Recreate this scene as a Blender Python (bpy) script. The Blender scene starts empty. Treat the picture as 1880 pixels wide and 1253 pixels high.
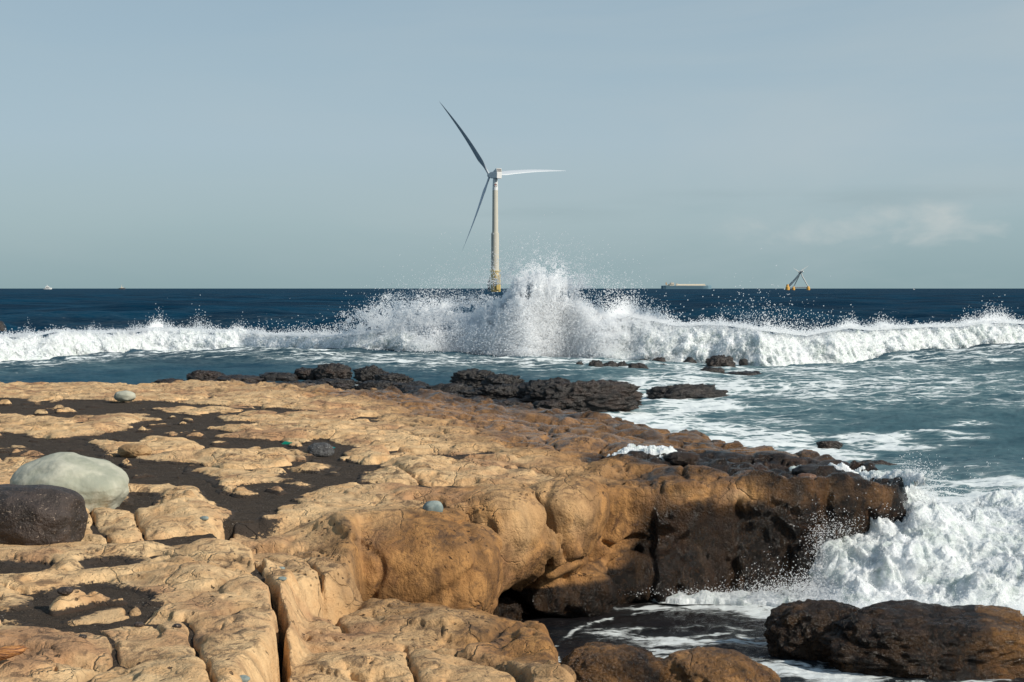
import bpy, math, random, time
import numpy as np
from mathutils import Vector, Matrix
T0 = time.time()
R = math.radians
SC = bpy.context.scene
COL = SC.collection
rng = np.random.default_rng(7)

# ------------------------------------------------------------------ camera
CAMZ = 2.6
FPX = 2611.0            # focal length in pixels of the 1880 wide photograph
PITCH = R(2.117)
cam_d = bpy.data.cameras.new('camera')
cam_d.lens = 50.0; cam_d.sensor_width = 36.0
cam_d.clip_start = 0.1; cam_d.clip_end = 120000
cam = bpy.data.objects.new('camera', cam_d); COL.objects.link(cam)
cam.location = (0, 0, CAMZ); cam.rotation_euler = (math.pi/2 - PITCH, 0, 0)
SC.camera = cam

# ------------------------------------------------------------------ light
SUN_EL, SUN_AZ = R(33), R(119)          # azimuth clockwise from +Y (the view direction)
to_sun = Vector((math.sin(SUN_AZ)*math.cos(SUN_EL), math.cos(SUN_AZ)*math.cos(SUN_EL), math.sin(SUN_EL)))
sl = bpy.data.lights.new('sun', 'SUN'); sl.energy = 5.0; sl.angle = R(0.5); sl.color = (1.0, 0.93, 0.82)
so = bpy.data.objects.new('sun', sl); COL.objects.link(so)
so.rotation_euler = (-to_sun).to_track_quat('-Z', 'Y').to_euler()

W = bpy.data.worlds.new('World'); SC.world = W; W.use_nodes = True
nt = W.node_tree; N = nt.nodes; L = nt.links; N.clear()
def wn(t, **kw):
    n = N.new(t)
    for k, v in kw.items(): setattr(n, k, v)
    return n
sky = wn('ShaderNodeTexSky', sky_type='NISHITA'); sky.sun_disc = False
sky.sun_elevation = SUN_EL; sky.sun_rotation = SUN_AZ; sky.air_density = 1.2; sky.dust_density = 2.5
geo = wn('ShaderNodeTexCoord'); sep = wn('ShaderNodeSeparateXYZ'); L.new(geo.outputs['Generated'], sep.inputs[0])
ramp = wn('ShaderNodeValToRGB'); L.new(sep.outputs[2], ramp.inputs[0])
cr = ramp.color_ramp
cr.elements[0].position = 0.0; cr.elements[0].color = (0.318, 0.458, 0.492, 1)
cr.elements[1].position = 1.0; cr.elements[1].color = (0.16, 0.28, 0.42, 1)
for p, c in ((0.045, (0.366, 0.512, 0.568, 1)), (0.10, (0.396, 0.532, 0.630, 1)), (0.16, (0.368, 0.500, 0.595, 1)), (0.3, (0.285, 0.41, 0.52, 1))):
    e = cr.elements.new(p); e.color = c
def mth(op, a, b=None, clamp=False):
    n = wn('ShaderNodeMath', operation=op); n.use_clamp = clamp
    for i, v in ((0, a), (1, b)):
        if v is None: continue
        if isinstance(v, (int, float)): n.inputs[i].default_value = v
        else: L.new(v, n.inputs[i])
    return n.outputs[0]
def mixc(f, a, b):
    n = wn('ShaderNodeMix', data_type='RGBA')
    for i, v in ((0, f), (6, a), (7, b)):
        if isinstance(v, (int, float)): n.inputs[i].default_value = v
        elif isinstance(v, tuple): n.inputs[i].default_value = v
        else: L.new(v, n.inputs[i])
    return n.outputs[2]
skyb = wn('ShaderNodeVectorMath', operation='SCALE'); L.new(sky.outputs[0], skyb.inputs[0]); skyb.inputs[3].default_value = 0.10
base = mixc(0.80, skyb.outputs[0], ramp.outputs[0])
# thin veils of high cloud, stronger to the right, and one low bank of cumulus
mp = wn('ShaderNodeMapping'); L.new(geo.outputs['Generated'], mp.inputs[0]); mp.inputs['Scale'].default_value = (1.6, 1.0, 7.0); mp.inputs['Rotation'].default_value = (0, R(8), 0)
nz = wn('ShaderNodeTexNoise'); L.new(mp.outputs[0], nz.inputs[0]); nz.inputs['Scale'].default_value = 1.6; nz.inputs['Detail'].default_value = 6; nz.inputs['Roughness'].default_value = 0.55; nz.inputs['Distortion'].default_value = 0.5
veil = mth('MULTIPLY', mth('SUBTRACT', nz.outputs[0], 0.40), 2.6, True)
right = mth('MULTIPLY', mth('ADD', sep.outputs[0], 0.22), 1.55, True)
veil = mth('MULTIPLY', veil, mth('ADD', mth('MULTIPLY', right, 0.75), 0.22))
c1 = mixc(mth('MULTIPLY', veil, 0.85, True), base, (0.48, 0.55, 0.575, 1))
# cumulus bank
az = mth('ARCTAN2', sep.outputs[0], sep.outputs[1])
el = sep.outputs[2]
def bump1(v, c, w):     # smooth hump centred at c
    return mth('SUBTRACT', 1.0, mth('POWER', mth('DIVIDE', mth('SUBTRACT', v, c), w), 2.0), True)
mp2 = wn('ShaderNodeMapping'); L.new(geo.outputs['Generated'], mp2.inputs[0]); mp2.inputs['Scale'].default_value = (1, 1, 2.0)
nz2 = wn('ShaderNodeTexNoise'); L.new(mp2.outputs[0], nz2.inputs[0]); nz2.inputs['Scale'].default_value = 19; nz2.inputs['Detail'].default_value = 7; nz2.inputs['Roughness'].default_value = 0.58
nz2.inputs['Distortion'].default_value = 0.3
bank = mth('MULTIPLY', bump1(az, 0.25, 0.115), bump1(el, 0.043, 0.021))
cum = mth('MULTIPLY', mth('SUBTRACT', mth('ADD', nz2.outputs[0], mth('MULTIPLY', bank, 0.30)), 0.66), 3.0, True)
cum = mth('MULTIPLY', cum, mth('MULTIPLY', bank, 1.6, True))
c2 = mixc(mth('MULTIPLY', cum, 0.9, True), c1, (0.52, 0.575, 0.575, 1))
# grey streak above the bank
mp3 = wn('ShaderNodeMapping'); L.new(geo.outputs['Generated'], mp3.inputs[0]); mp3.inputs['Scale'].default_value = (1, 1, 9.0)
nz3 = wn('ShaderNodeTexNoise'); L.new(mp3.outputs[0], nz3.inputs[0]); nz3.inputs['Scale'].default_value = 9; nz3.inputs['Detail'].default_value = 5
stk = mth('MULTIPLY', mth('MULTIPLY', bump1(az, 0.22, 0.16), bump1(el, 0.061, 0.010)), mth('MULTIPLY', mth('SUBTRACT', nz3.outputs[0], 0.42), 4.0, True))
stk2 = mth('MULTIPLY', mth('MULTIPLY', bump1(az, 0.0, 0.10), bump1(el, 0.050, 0.012)), mth('MULTIPLY', mth('SUBTRACT', nz3.outputs[0], 0.45), 4.0, True))
c3 = mixc(mth('MULTIPLY', mth('ADD', stk, stk2), 0.28, True), c2, (0.27, 0.365, 0.395, 1))
bg = wn('ShaderNodeBackground'); L.new(c3, bg.inputs[0]); bg.inputs[1].default_value = 1.0
wo = wn('ShaderNodeOutputWorld'); L.new(bg.outputs[0], wo.inputs[0])

SC.view_settings.view_transform = 'Standard'; SC.view_settings.look = 'None'
SC.view_settings.exposure = 0.0; SC.view_settings.gamma = 1.0

# ------------------------------------------------------------------ projection helpers (photo pixels <-> world)
cp, sp_ = math.cos(PITCH), math.sin(PITCH)
def ray(px, py):
    a = (px-940)/FPX; b = -(py-626.5)/FPX
    return (a, cp + b*sp_, -sp_ + b*cp)
def at(px, py, z=0.0):
    d = ray(px, py); t = (z-CAMZ)/d[2]
    return (d[0]*t, d[1]*t)
def atY(px, py, Y):
    d = ray(px, py); t = Y/d[1]
    return Vector((d[0]*t, Y, CAMZ + d[2]*t))
def topix(x, y, z):
    dz = z - CAMZ
    dep = y*cp - dz*sp_; up = y*sp_ + dz*cp
    return 940 + FPX*x/dep, 626.5 - FPX*up/dep

# ------------------------------------------------------------------ numpy noise
U = np.uint32
def hsh(ix, iy, iz, seed):
    with np.errstate(over='ignore'):
        h = ix.astype(np.int64).astype(U)*U(374761393) + iy.astype(np.int64).astype(U)*U(668265263) + iz.astype(np.int64).astype(U)*U(2246822519) + U((seed*3266489917) & 0xffffffff)
        h = (h ^ (h >> U(13)))*U(1274126177); h = (h ^ (h >> U(15)))*U(2246822519)
        return h ^ (h >> U(16))
_g = np.random.default_rng(3)
G3 = _g.normal(size=(64, 3)); G3 = (G3/np.linalg.norm(G3, axis=1)[:, None]).astype(np.float32)*1.5
_a = np.arange(64)/64*2*np.pi
G2 = np.stack([np.cos(_a), np.sin(_a)], 1).astype(np.float32)*1.5
def fade(t): return t*t*t*(t*(t*6-15)+10)
def n2(x, y, seed=0):
    x = np.asarray(x, np.float32); y = np.asarray(y, np.float32)
    fx = np.floor(x); fy = np.floor(y); ix = fx.astype(np.int32); iy = fy.astype(np.int32); x = x-fx; y = y-fy
    u = fade(x); v = fade(y); z0 = np.zeros_like(ix); r = 0
    for a in (0, 1):
        for b in (0, 1):
            g = G2[hsh(ix+a, iy+b, z0, seed) & U(63)]
            r = r + (g[..., 0]*(x-a)+g[..., 1]*(y-b))*(u if a else 1-u)*(v if b else 1-v)
    return r
def n3(x, y, z, seed=0):
    x = np.asarray(x, np.float32); y = np.asarray(y, np.float32); z = np.asarray(z, np.float32)
    fx = np.floor(x); fy = np.floor(y); fz = np.floor(z)
    ix = fx.astype(np.int32); iy = fy.astype(np.int32); iz = fz.astype(np.int32); x = x-fx; y = y-fy; z = z-fz
    u = fade(x); v = fade(y); w = fade(z); r = 0
    for a in (0, 1):
        for b in (0, 1):
            for c in (0, 1):
                g = G3[hsh(ix+a, iy+b, iz+c, seed) & U(63)]
                r = r + (g[..., 0]*(x-a)+g[..., 1]*(y-b)+g[..., 2]*(z-c))*(u if a else 1-u)*(v if b else 1-v)*(w if c else 1-w)
    return r
def fbm2(x, y, oct=4, seed=0, gain=.5, bil=False):
    r = 0; a = 1.0; s = 0
    for o in range(oct):
        n = n2(x, y, seed+o*17)
        r = r + a*(np.abs(n)*1.6-.4 if bil else n); s += a; a *= gain; x = x*2.03+3.1; y = y*2.03+1.7
    return r/s
def fbm3(x, y, z, oct=4, seed=0, gain=.5, bil=False):
    r = 0; a = 1.0; s = 0
    for o in range(oct):
        n = n3(x, y, z, seed+o*17)
        r = r + a*(np.abs(n)*1.6-.4 if bil else n); s += a; a *= gain; x = x*2.03+3.1; y = y*2.03+1.7; z = z*2.03+5.3
    return r/s
def worley2(x, y, seed=0, jit=.9):
    fx = np.floor(x).astype(np.int32); fy = np.floor(y).astype(np.int32)
    F1 = np.full(np.shape(x), 9., np.float32); F2 = F1.copy(); ID = np.zeros(np.shape(x), np.float32)
    z0 = np.zeros_like(fx)
    for a in (-1, 0, 1):
        for b in (-1, 0, 1):
            h = hsh(fx+a, fy+b, z0, seed)
            qx = fx+a+.5+jit*((h & U(1023))/1023.-.5); qy = fy+b+.5+jit*(((h >> U(10)) & U(1023))/1023.-.5)
            d = np.sqrt((qx-x)**2+(qy-y)**2).astype(np.float32)
            m = d < F1
            F2 = np.where(m, F1, np.minimum(F2, d)); ID = np.where(m, ((h >> U(20)) & U(1023))/1023., ID); F1 = np.where(m, d, F1)
    return F1, F2, ID
def worley3(x, y, z, seed=0, jit=.9):
    fx = np.floor(x).astype(np.int32); fy = np.floor(y).astype(np.int32); fz = np.floor(z).astype(np.int32)
    F1 = np.full(np.shape(x), 9., np.float32); F2 = F1.copy()
    for a in (-1, 0, 1):
        for b in (-1, 0, 1):
            for c in (-1, 0, 1):
                h = hsh(fx+a, fy+b, fz+c, seed)
                qx = fx+a+.5+jit*((h & U(1023))/1023.-.5); qy = fy+b+.5+jit*(((h >> U(10)) & U(1023))/1023.-.5); qz = fz+c+.5+jit*(((h >> U(20)) & U(1023))/1023.-.5)
                d = np.sqrt((qx-x)**2+(qy-y)**2+(qz-z)**2).astype(np.float32)
                m = d < F1
                F2 = np.where(m, F1, np.minimum(F2, d)); F1 = np.where(m, d, F1)
    return F1, F2
def sst(a, b, x):
    t = np.clip((x-a)/(b-a), 0, 1); return t*t*(3-2*t)
def smin(a, b, k):
    h = np.clip(.5+.5*(b-a)/k, 0, 1); return b*(1-h)+a*h-k*h*(1-h)
def smax(a, b, k): return -smin(-a, -b, k)
def sdpoly(x, y, P):
    P = np.asarray(P, np.float32); d = np.full(x.shape, 1e9, np.float32); ins = np.zeros(x.shape, bool)
    for i in range(len(P)):
        ax, ay = P[i]; bx, by = P[(i+1) % len(P)]
        ex, ey = bx-ax, by-ay
        t = np.clip(((x-ax)*ex+(y-ay)*ey)/(ex*ex+ey*ey+1e-12), 0, 1)
        d = np.minimum(d, (x-ax-ex*t)**2+(y-ay-ey*t)**2)
        if ay != by:
            c = ((ay > y) != (by > y)) & (x < (bx-ax)*(y-ay)/(by-ay)+ax)
            ins ^= c
    d = np.sqrt(d); return np.where(ins, -d, d)
def sdline(x, y, P):
    d = np.full(x.shape, 1e9, np.float32)
    for i in range(len(P)-1):
        ax, ay = P[i]; bx, by = P[i+1]; ex, ey = bx-ax, by-ay
        t = np.clip(((x-ax)*ex+(y-ay)*ey)/(ex*ex+ey*ey+1e-12), 0, 1)
        d = np.minimum(d, (x-ax-ex*t)**2+(y-ay-ey*t)**2)
    return np.sqrt(d)

# ------------------------------------------------------------------ mesh helpers
def mesh_np(name, V, F, mat=None, smooth=True, attrs=None):
    me = bpy.data.meshes.new(name)
    V = np.ascontiguousarray(V, np.float32); F = np.ascontiguousarray(F, np.int32)
    me.vertices.add(len(V)); me.vertices.foreach_set('co', V.ravel())
    if len(F):
        k = F.shape[1]
        me.loops.add(F.size); me.loops.foreach_set('vertex_index', F.ravel())
        me.polygons.add(len(F)); me.polygons.foreach_set('loop_start', np.arange(0, F.size, k, dtype=np.int32))
        if smooth: me.polygons.foreach_set('use_smooth', np.ones(len(F), bool))
    me.update(calc_edges=True)
    if attrs:
        for a, v in attrs.items():
            at_ = me.attributes.new(a, 'FLOAT', 'POINT'); at_.data.foreach_set('value', np.ascontiguousarray(v, np.float32))
    if mat: me.materials.append(mat)
    return me
def link(name, me, parent=None):
    o = bpy.data.objects.new(name, me); COL.objects.link(o)
    if parent: o.parent = parent
    return o
def tag(o, label, cat, group=None, kind=None):
    o['label'] = label; o['category'] = cat
    if group: o['group'] = group
    if kind: o['kind'] = kind
    return o
def grid_faces(nx, ny):
    i = np.arange(nx*ny).reshape(nx, ny)
    return np.stack([i[:-1, :-1], i[1:, :-1], i[1:, 1:], i[:-1, 1:]], -1).reshape(-1, 4)

class MB:      # small mesh builder for the man-made things
    def __init__(s): s.v = []; s.f = []
    def add(s, vs, fs):
        o = len(s.v); s.v += [tuple(v) for v in vs]; s.f += [tuple(i+o for i in f) for f in fs]; return s
    def box(s, c, h, M=None, taper=1.0):
        vs = []
        for z in (-1, 1):
            k = 1.0 if z < 0 else taper
            for x, y in ((-1, -1), (1, -1), (1, 1), (-1, 1)): vs.append(Vector((x*h[0]*k, y*h[1]*k, z*h[2])))
        if M: vs = [M @ v for v in vs]
        vs = [v+Vector(c) for v in vs]
        return s.add(vs, [(0, 3, 2, 1), (4, 5, 6, 7), (0, 1, 5, 4), (1, 2, 6, 5), (2, 3, 7, 6), (3, 0, 4, 7)])
    def tube(s, pts, rad, n=16, cap=True, sq=1.0):
        pts = [Vector(p) for p in pts]; rings = []
        for i, p in enumerate(pts):
            d = (pts[min(i+1, len(pts)-1)]-pts[max(i-1, 0)]).normalized()
            a = d.orthogonal().normalized(); b = d.cross(a)
            r = rad[i] if isinstance(rad, (list, tuple)) else rad
            rings.append([p+a*math.cos(t*2*math.pi/n)*r+b*math.sin(t*2*math.pi/n)*r*sq for t in range(n)])
        vs = [v for rg in rings for v in rg]; fs = []
        for i in range(len(rings)-1):
            for t in range(n):
                u = (t+1) % n; fs.append((i*n+t, i*n+u, (i+1)*n+u, (i+1)*n+t))
        if cap: fs.append(tuple(range(n))[::-1]); fs.append(tuple((len(rings)-1)*n+t for t in range(n)))
        return s.add(vs, fs)
    def prism(s, outline, y0, y1):     # outline in x,z extruded along y
        n = len(outline)
        vs = [(x, y0, z) for x, z in outline]+[(x, y1, z) for x, z in outline]
        fs = [tuple(range(n)), tuple(range(2*n-1, n-1, -1))]+[(i, n+i, n+(i+1) % n, (i+1) % n) for i in range(n)]
        return s.add(vs, fs)
    def build(s, name, mat, parent=None, smooth=False):
        me = bpy.data.meshes.new(name); me.from_pydata(s.v, [], s.f)
        import bmesh
        bm = bmesh.new(); bm.from_mesh(me); bmesh.ops.recalc_face_normals(bm, faces=bm.faces); bm.to_mesh(me); bm.free()
        me.materials.append(mat)
        if smooth:
            me.polygons.foreach_set('use_smooth', np.ones(len(me.polygons), bool))
            try: me.set_sharp_from_angle(angle=R(40))
            except Exception: pass
        return link(name, me, parent)
def empty(name, loc, rz=0):
    o = bpy.data.objects.new(name, None); COL.objects.link(o); o.location = loc; o.rotation_euler = (0, 0, rz); o.empty_display_size = .3
    return o

# ------------------------------------------------------------------ materials
class NT:
    def __init__(s, name):
        s.m = bpy.data.materials.new(name); s.m.use_nodes = True; s.t = s.m.node_tree; s.n = s.t.nodes; s.l = s.t.links
        s.p = s.n['Principled BSDF']; s.pos = s.n.new('ShaderNodeNewGeometry').outputs['Position']
    def set(s, inp, v):
        i = s.p.inputs[inp] if isinstance(inp, str) else inp
        if hasattr(v, 'links') or isinstance(v, bpy.types.NodeSocket): s.l.new(v, i)
        else: i.default_value = v
    def _in(s, n, i, v):
        if v is None: return
        if isinstance(v, bpy.types.NodeSocket): s.l.new(v, n.inputs[i])
        else: n.inputs[i].default_value = v
    def math(s, op, a, b=None, clamp=False):
        n = s.n.new('ShaderNodeMath'); n.operation = op; n.use_clamp = clamp; s._in(n, 0, a); s._in(n, 1, b); return n.outputs[0]
    def mix(s, f, a, b, mode='MIX'):
        n = s.n.new('ShaderNodeMix'); n.data_type = 'RGBA'; n.blend_type = mode; s._in(n, 0, f); s._in(n, 6, a); s._in(n, 7, b); return n.outputs[2]
    def fmix(s, f, a, b):
        n = s.n.new('ShaderNodeMix'); n.data_type = 'FLOAT'; s._in(n, 0, f); s._in(n, 2, a); s._in(n, 3, b); return n.outputs[0]
    def map(s, v, scale=(1, 1, 1), loc=(0, 0, 0), rot=(0, 0, 0)):
        n = s.n.new('ShaderNodeMapping'); s.l.new(v, n.inputs[0]); n.inputs['Scale'].default_value = scale; n.inputs['Location'].default_value = loc; n.inputs['Rotation'].default_value = rot; return n.outputs[0]
    def noise(s, v, sc, det=5, ro=.55, dist=0.0):
        n = s.n.new('ShaderNodeTexNoise'); s.l.new(v, n.inputs[0]); n.inputs['Scale'].default_value = sc; n.inputs['Detail'].default_value = det; n.inputs['Roughness'].default_value = ro; n.inputs['Distortion'].default_value = dist; return n.outputs
    def vor(s, v, sc, feat='F1', rnd=1.0):
        n = s.n.new('ShaderNodeTexVoronoi'); s.l.new(v, n.inputs[0]); n.feature = feat; n.inputs['Scale'].default_value = sc; n.inputs['Randomness'].default_value = rnd; return n.outputs
    def ramp(s, v, a, b, c0=0.0, c1=1.0, smooth=True):
        n = s.n.new('ShaderNodeMapRange'); n.interpolation_type = 'SMOOTHSTEP' if smooth else 'LINEAR'; s._in(n, 0, v); s._in(n, 1, a); s._in(n, 2, b); s._in(n, 3, c0); s._in(n, 4, c1); return n.outputs[0]
    def attr(s, name):
        n = s.n.new('ShaderNodeAttribute'); n.attribute_name = name; return n.outputs['Fac']
    def bump(s, h, dist, st=1.0, nrm=None):
        n = s.n.new('ShaderNodeBump'); s._in(n, 'Height', h); n.inputs['Distance'].default_value = dist; s._in(n, 'Strength', st)
        if nrm is not None: s.l.new(nrm, n.inputs['Normal'])
        return n.outputs[0]
    def add3(s, a, b, sc):
        n = s.n.new('ShaderNodeVectorMath'); n.operation = 'MULTIPLY_ADD'; s.l.new(b, n.inputs[0]); n.inputs[1].default_value = (sc, sc, sc); s.l.new(a, n.inputs[2]); return n.outputs[0]

def simple(name, col, rough=.5, metal=0.0, var=.12, scale=3.0, spec=.5):
    k = NT(name); nz = k.noise(k.pos, scale, 4)[0]
    k.set('Base Color', k.mix(nz, tuple(c*(1-var) for c in col)+(1,), tuple(min(1, c*(1+var)) for c in col)+(1,)))
    k.set('Roughness', rough); k.set('Metallic', metal); k.set('Specular IOR Level', spec)
    return k.m

def rock_material():
    k = NT('coastal_sandstone'); P = k.pos
    brown, dark, wet, cav = k.attr('brown'), k.attr('dark'), k.attr('wet'), k.attr('cavity')
    nbig = k.noise(P, 0.9, 5, .6, .4)[0]; nmid = k.noise(P, 4.0, 7, .62, .6)[0]; nfin = k.noise(P, 28, 6, .65)[0]
    pale = k.mix(k.ramp(nmid, .32, .68), (.57, .345, .165, 1), (.74, .52, .285, 1))
    pale = k.mix(k.ramp(nbig, .5, .66), pale, (.42, .24, .125, 1))          # pinkish brown patches
    pale = k.mix(k.math('MULTIPLY', k.ramp(nfin, .52, .75), .35), pale, (.30, .18, .09, 1))
    br = k.mix(k.ramp(nmid, .34, .66), (.185, .088, .030, 1), (.41, .212, .076, 1))
    br = k.mix(k.ramp(k.noise(P, 7, 6, .7, 1.0)[0], .5, .72), br, (.075, .036, .02, 1))
    c = k.mix(k.ramp(k.math('ADD', brown, k.math('MULTIPLY', k.math('SUBTRACT', nmid, .5), 1.1)), .05, .95), pale, br)
    dk = k.mix(k.ramp(nfin, .45, .7), (.007, .0045, .003, 1), (.045, .022, .009, 1))
    dk = k.mix(k.math('MULTIPLY', k.ramp(nbig, .5, .7), .6), dk, (.065, .030, .010, 1))
    c = k.mix(k.ramp(k.math('ADD', dark, k.math('MULTIPLY', k.math('SUBTRACT', nmid, .5), 1.1)), .30, .66), c, dk)
    # residue of black sand caught in roughness of the tops
    vs = k.noise(k.map(P, (5, 5, .8)), 1.0, 6, .65)[0]
    c = k.mix(k.math('MULTIPLY', k.math('MULTIPLY', k.ramp(vs, .48, .62), .6), k.math('MULTIPLY', brown, 1.0)), c, (.085, .045, .02, 1))
    st = k.noise(k.map(P, (1.0, .7, 2.0)), 9, 9, .75, 1.2)[0]
    up = k.n.new('ShaderNodeSeparateXYZ'); gn = k.n.new('ShaderNodeNewGeometry'); k.l.new(gn.outputs['Normal'], up.inputs[0])
    stn = k.math('MULTIPLY', k.math('MULTIPLY', k.ramp(st, .49, .59), k.ramp(k.noise(P, 1.3, 4, .7)[0], .38, .54)), k.ramp(up.outputs[2], .5, .9))
    c = k.mix(k.math('MULTIPLY', stn, .68), c, (.07, .045, .032, 1))
    mot = k.math('MULTIPLY', k.ramp(k.noise(P, 16, 8, .78, .5)[0], .50, .60), k.ramp(k.noise(P, 2.1, 5, .7)[0], .44, .58))
    c = k.mix(k.math('MULTIPLY', mot, k.fmix(brown, .20, .6)), c, (.10, .055, .028, 1))
    rust = k.ramp(k.noise(P, 1.7, 6, .7, .8)[0], .56, .68); c = k.mix(k.math('MULTIPLY', rust, .25), c, (.24, .11, .055, 1))
    dn = k.math('ADD', k.attr('dust'), k.math('MULTIPLY', k.math('SUBTRACT', k.noise(P, 26, 7, .75)[0], .5), 1.6))
    c = k.mix(k.math('MULTIPLY', k.ramp(dn, .40, .62), k.ramp(k.attr('dust'), .02, .2)), c, (.045, .034, .026, 1))
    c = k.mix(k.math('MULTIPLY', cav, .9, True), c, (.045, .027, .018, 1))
    # pits
    wv = k.add3(P, k.noise(P, 12, 2)[1], .04)
    sidem = k.ramp(up.outputs[2], .15, .6); wv = k.add3(wv, k.noise(P, 30, 2)[1], .03); pv = k.vor(wv, 15.0)[0]; pm = k.ramp(k.noise(P, 2.3, 2)[0], .46, .58)
    pit = k.math('MULTIPLY', k.ramp(pv, .11, .19, 1, 0), k.math('MULTIPLY', pm, sidem))
    pv2 = k.vor(wv, 34.0)[0]; pit2 = k.math('MULTIPLY', k.ramp(pv2, .16, .30, 1, 0), k.ramp(k.noise(P, 3.1, 2)[0], .5, .66))
    c = k.mix(k.math('MULTIPLY', pit, .85), c, (.03, .018, .012, 1))
    k.set('Base Color', c)
    k.set('Roughness', k.ramp(k.math('ADD', wet, k.math('MULTIPLY', k.math('SUBTRACT', nfin, .5), .5)), .2, .9, .92, .22))
    k.set('Specular IOR Level', k.fmix(wet, .25, .42))
    h = k.math('ADD', k.math('MULTIPLY', k.noise(P, 5, 8, .62, .3)[0], 1.0), k.math('MULTIPLY', k.noise(P, 40, 6, .7)[0], .30))
    h = k.math('SUBTRACT', h, k.math('MULTIPLY', pit, .5)); h = k.math('SUBTRACT', h, k.math('MULTIPLY', pit2, .12))
    # fine crack lines
    ck = k.vor(k.add3(P, k.noise(P, 3, 4)[1], .35), 1.6, 'DISTANCE_TO_EDGE')[0]
    h = k.math('SUBTRACT', h, k.math('MULTIPLY', k.math('MULTIPLY', k.ramp(ck, 0.0, .022, 1, 0), k.ramp(k.noise(P, .8, 3)[0], .42, .55)), .30))
    ck2 = k.vor(k.add3(P, k.noise(P, 5, 4)[1], .22), 4.2, 'DISTANCE_TO_EDGE')[0]
    h = k.math('SUBTRACT', h, k.math('MULTIPLY', k.math('MULTIPLY', k.ramp(ck2, 0.0, .028, 1, 0), k.math('MULTIPLY', sidem, k.ramp(k.noise(P, 1.9, 3)[0], .48, .6))), .26))
    k.set('Normal', k.bump(h, .06, .9))
    gl = k.noise(P, 48, 4, .7)[0]
    k.set('Normal', k.bump(gl, .05, k.math('MULTIPLY', k.ramp(k.math('ADD', dark, wet), .4, 1.2), 1.0), k.bump(k.math('ADD', h, k.math('MULTIPLY', k.math('MULTIPLY', dark, k.noise(P, 17, 6, .7)[0]), 1.3)), .06, .9)))
    return k.m
M_ROCK = rock_material()

def boulder_material(name, c0, c1, speck=None, rough=.8, bump=.03, sc=6, wet=0.0, glint=.0):
    k = NT(name); P = k.pos
    a = k.noise(P, sc, 7, .6, .4)[0]; f = k.noise(P, sc*9, 4, .6)[0]
    c = k.mix(k.ramp(a, .35, .65), c0+(1,), c1+(1,))
    if speck:
        c = k.mix(k.ramp(k.noise(P, 70, 2)[0], .62, .72), c, speck+(1,))
    c = k.mix(k.math('MULTIPLY', k.ramp(k.noise(P, sc*.5, 5, .7)[0], .55, .7), .4), c, tuple(x*.55 for x in c0)+(1,))
    k.set('Base Color', c); k.set('Roughness', k.ramp(f, .3, .7, rough, rough-.12)); k.set('Specular IOR Level', .6 if wet else .3)
    h = k.math('ADD', a, k.math('MULTIPLY', f, .25))
    nb = k.bump(h, bump, .9)
    if glint: nb = k.bump(k.noise(P, 42, 4, .7)[0], .04, glint, nb)
    k.set('Normal', nb)
    return k.m
M_PALEB = boulder_material('pale_green_stone', (.27, .28, .22), (.43, .42, .34), None, .85, .018, 4)
M_DARKB = boulder_material('dark_speckled_stone', (.026, .020, .017), (.060, .044, .037), (.22, .17, .13), .6, .05, 7)
M_PEBBLE = boulder_material('blue_grey_stone', (.13, .17, .17), (.24, .28, .26), None, .85, .01, 14)
M_TANB = boulder_material('tan_stone', (.24, .14, .065), (.40, .26, .13), None, .75, .03, 9)
M_BLACKR = boulder_material('wet_black_reef_rock', (.005, .004, .0038), (.016, .010, .007), None, .42, .08, 5, 1, .7)
M_BLACKR2 = boulder_material('wet_brown_reef_rock', (.008, .0055, .004), (.032, .017, .010), None, .42, .08, 4, 1, .7)
M_WETB = boulder_material('wet_brown_rock', (.009, .0055, .004), (.040, .020, .009), None, .26, .06, 4, 1, 1.0)
M_WETO = boulder_material('damp_orange_rock', (.09, .038, .016), (.20, .095, .038), None, .45, .035, 5, 1, .25)

def sand_material():
    k = NT('black_sand'); P = k.pos
    g = k.noise(P, 140, 2, .6)[0]; b = k.noise(P, 3, 6, .65)[0]
    c = k.mix(b, (.038, .028, .020, 1), (.080, .058, .041, 1)); c = k.mix(k.math('MULTIPLY', k.ramp(k.noise(P, 14, 6, .8)[0], .5, .62), .7), c, (.018, .014, .011, 1)); c = k.mix(k.ramp(g, .58, .70), c, (.14, .11, .085, 1))
    c = k.mix(k.ramp(k.noise(P, 60, 1)[0], .73, .76), c, (.45, .40, .34, 1))
    k.set('Base Color', c); k.set('Roughness', .95); k.set('Specular IOR Level', .2)
    k.set('Normal', k.bump(k.math('ADD', k.noise(P, 9, 7, .7)[0], k.math('MULTIPLY', g, .3)), .07, 1.0))
    return k.m
M_SAND = sand_material()

def foam_material(name, sss=.6):
    k = NT(name); P = k.pos
    b = k.noise(P, 1.7, 5, .6)[0]
    k.set('Base Color', k.mix(k.ramp(k.noise(P, 2.6, 8, .7, 1.2)[0], .44, .66), k.mix(k.ramp(b, .35, .7), (.78, .81, .83, 1), (.70, .74, .74, 1)), (.50, .57, .54, 1)))
    k.set('Roughness', .7); k.set('Specular IOR Level', .15)
    k.set('Subsurface Weight', sss); k.set('Subsurface Radius', (1, 1, 1)); k.set('Subsurface Scale', .25)
    return k
kf = foam_material('breaking_foam'); kf.set('Normal', kf.bump(kf.noise(kf.pos, 8, 8, .75, 1.0)[0], .10, .8)); M_FOAM = kf.m
kn = foam_material('churning_foam', .4)
_h = kn.math('ADD', kn.noise(kn.pos, 9, 9, .72, 1.4)[0], kn.math('MULTIPLY', kn.noise(kn.pos, 55, 4, .7)[0], .15))
kn.set('Normal', kn.bump(_h, .05, .8)); M_FOAMN = kn.m
kd = NT('spray_drops'); kd.n.remove(kd.p)
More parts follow.
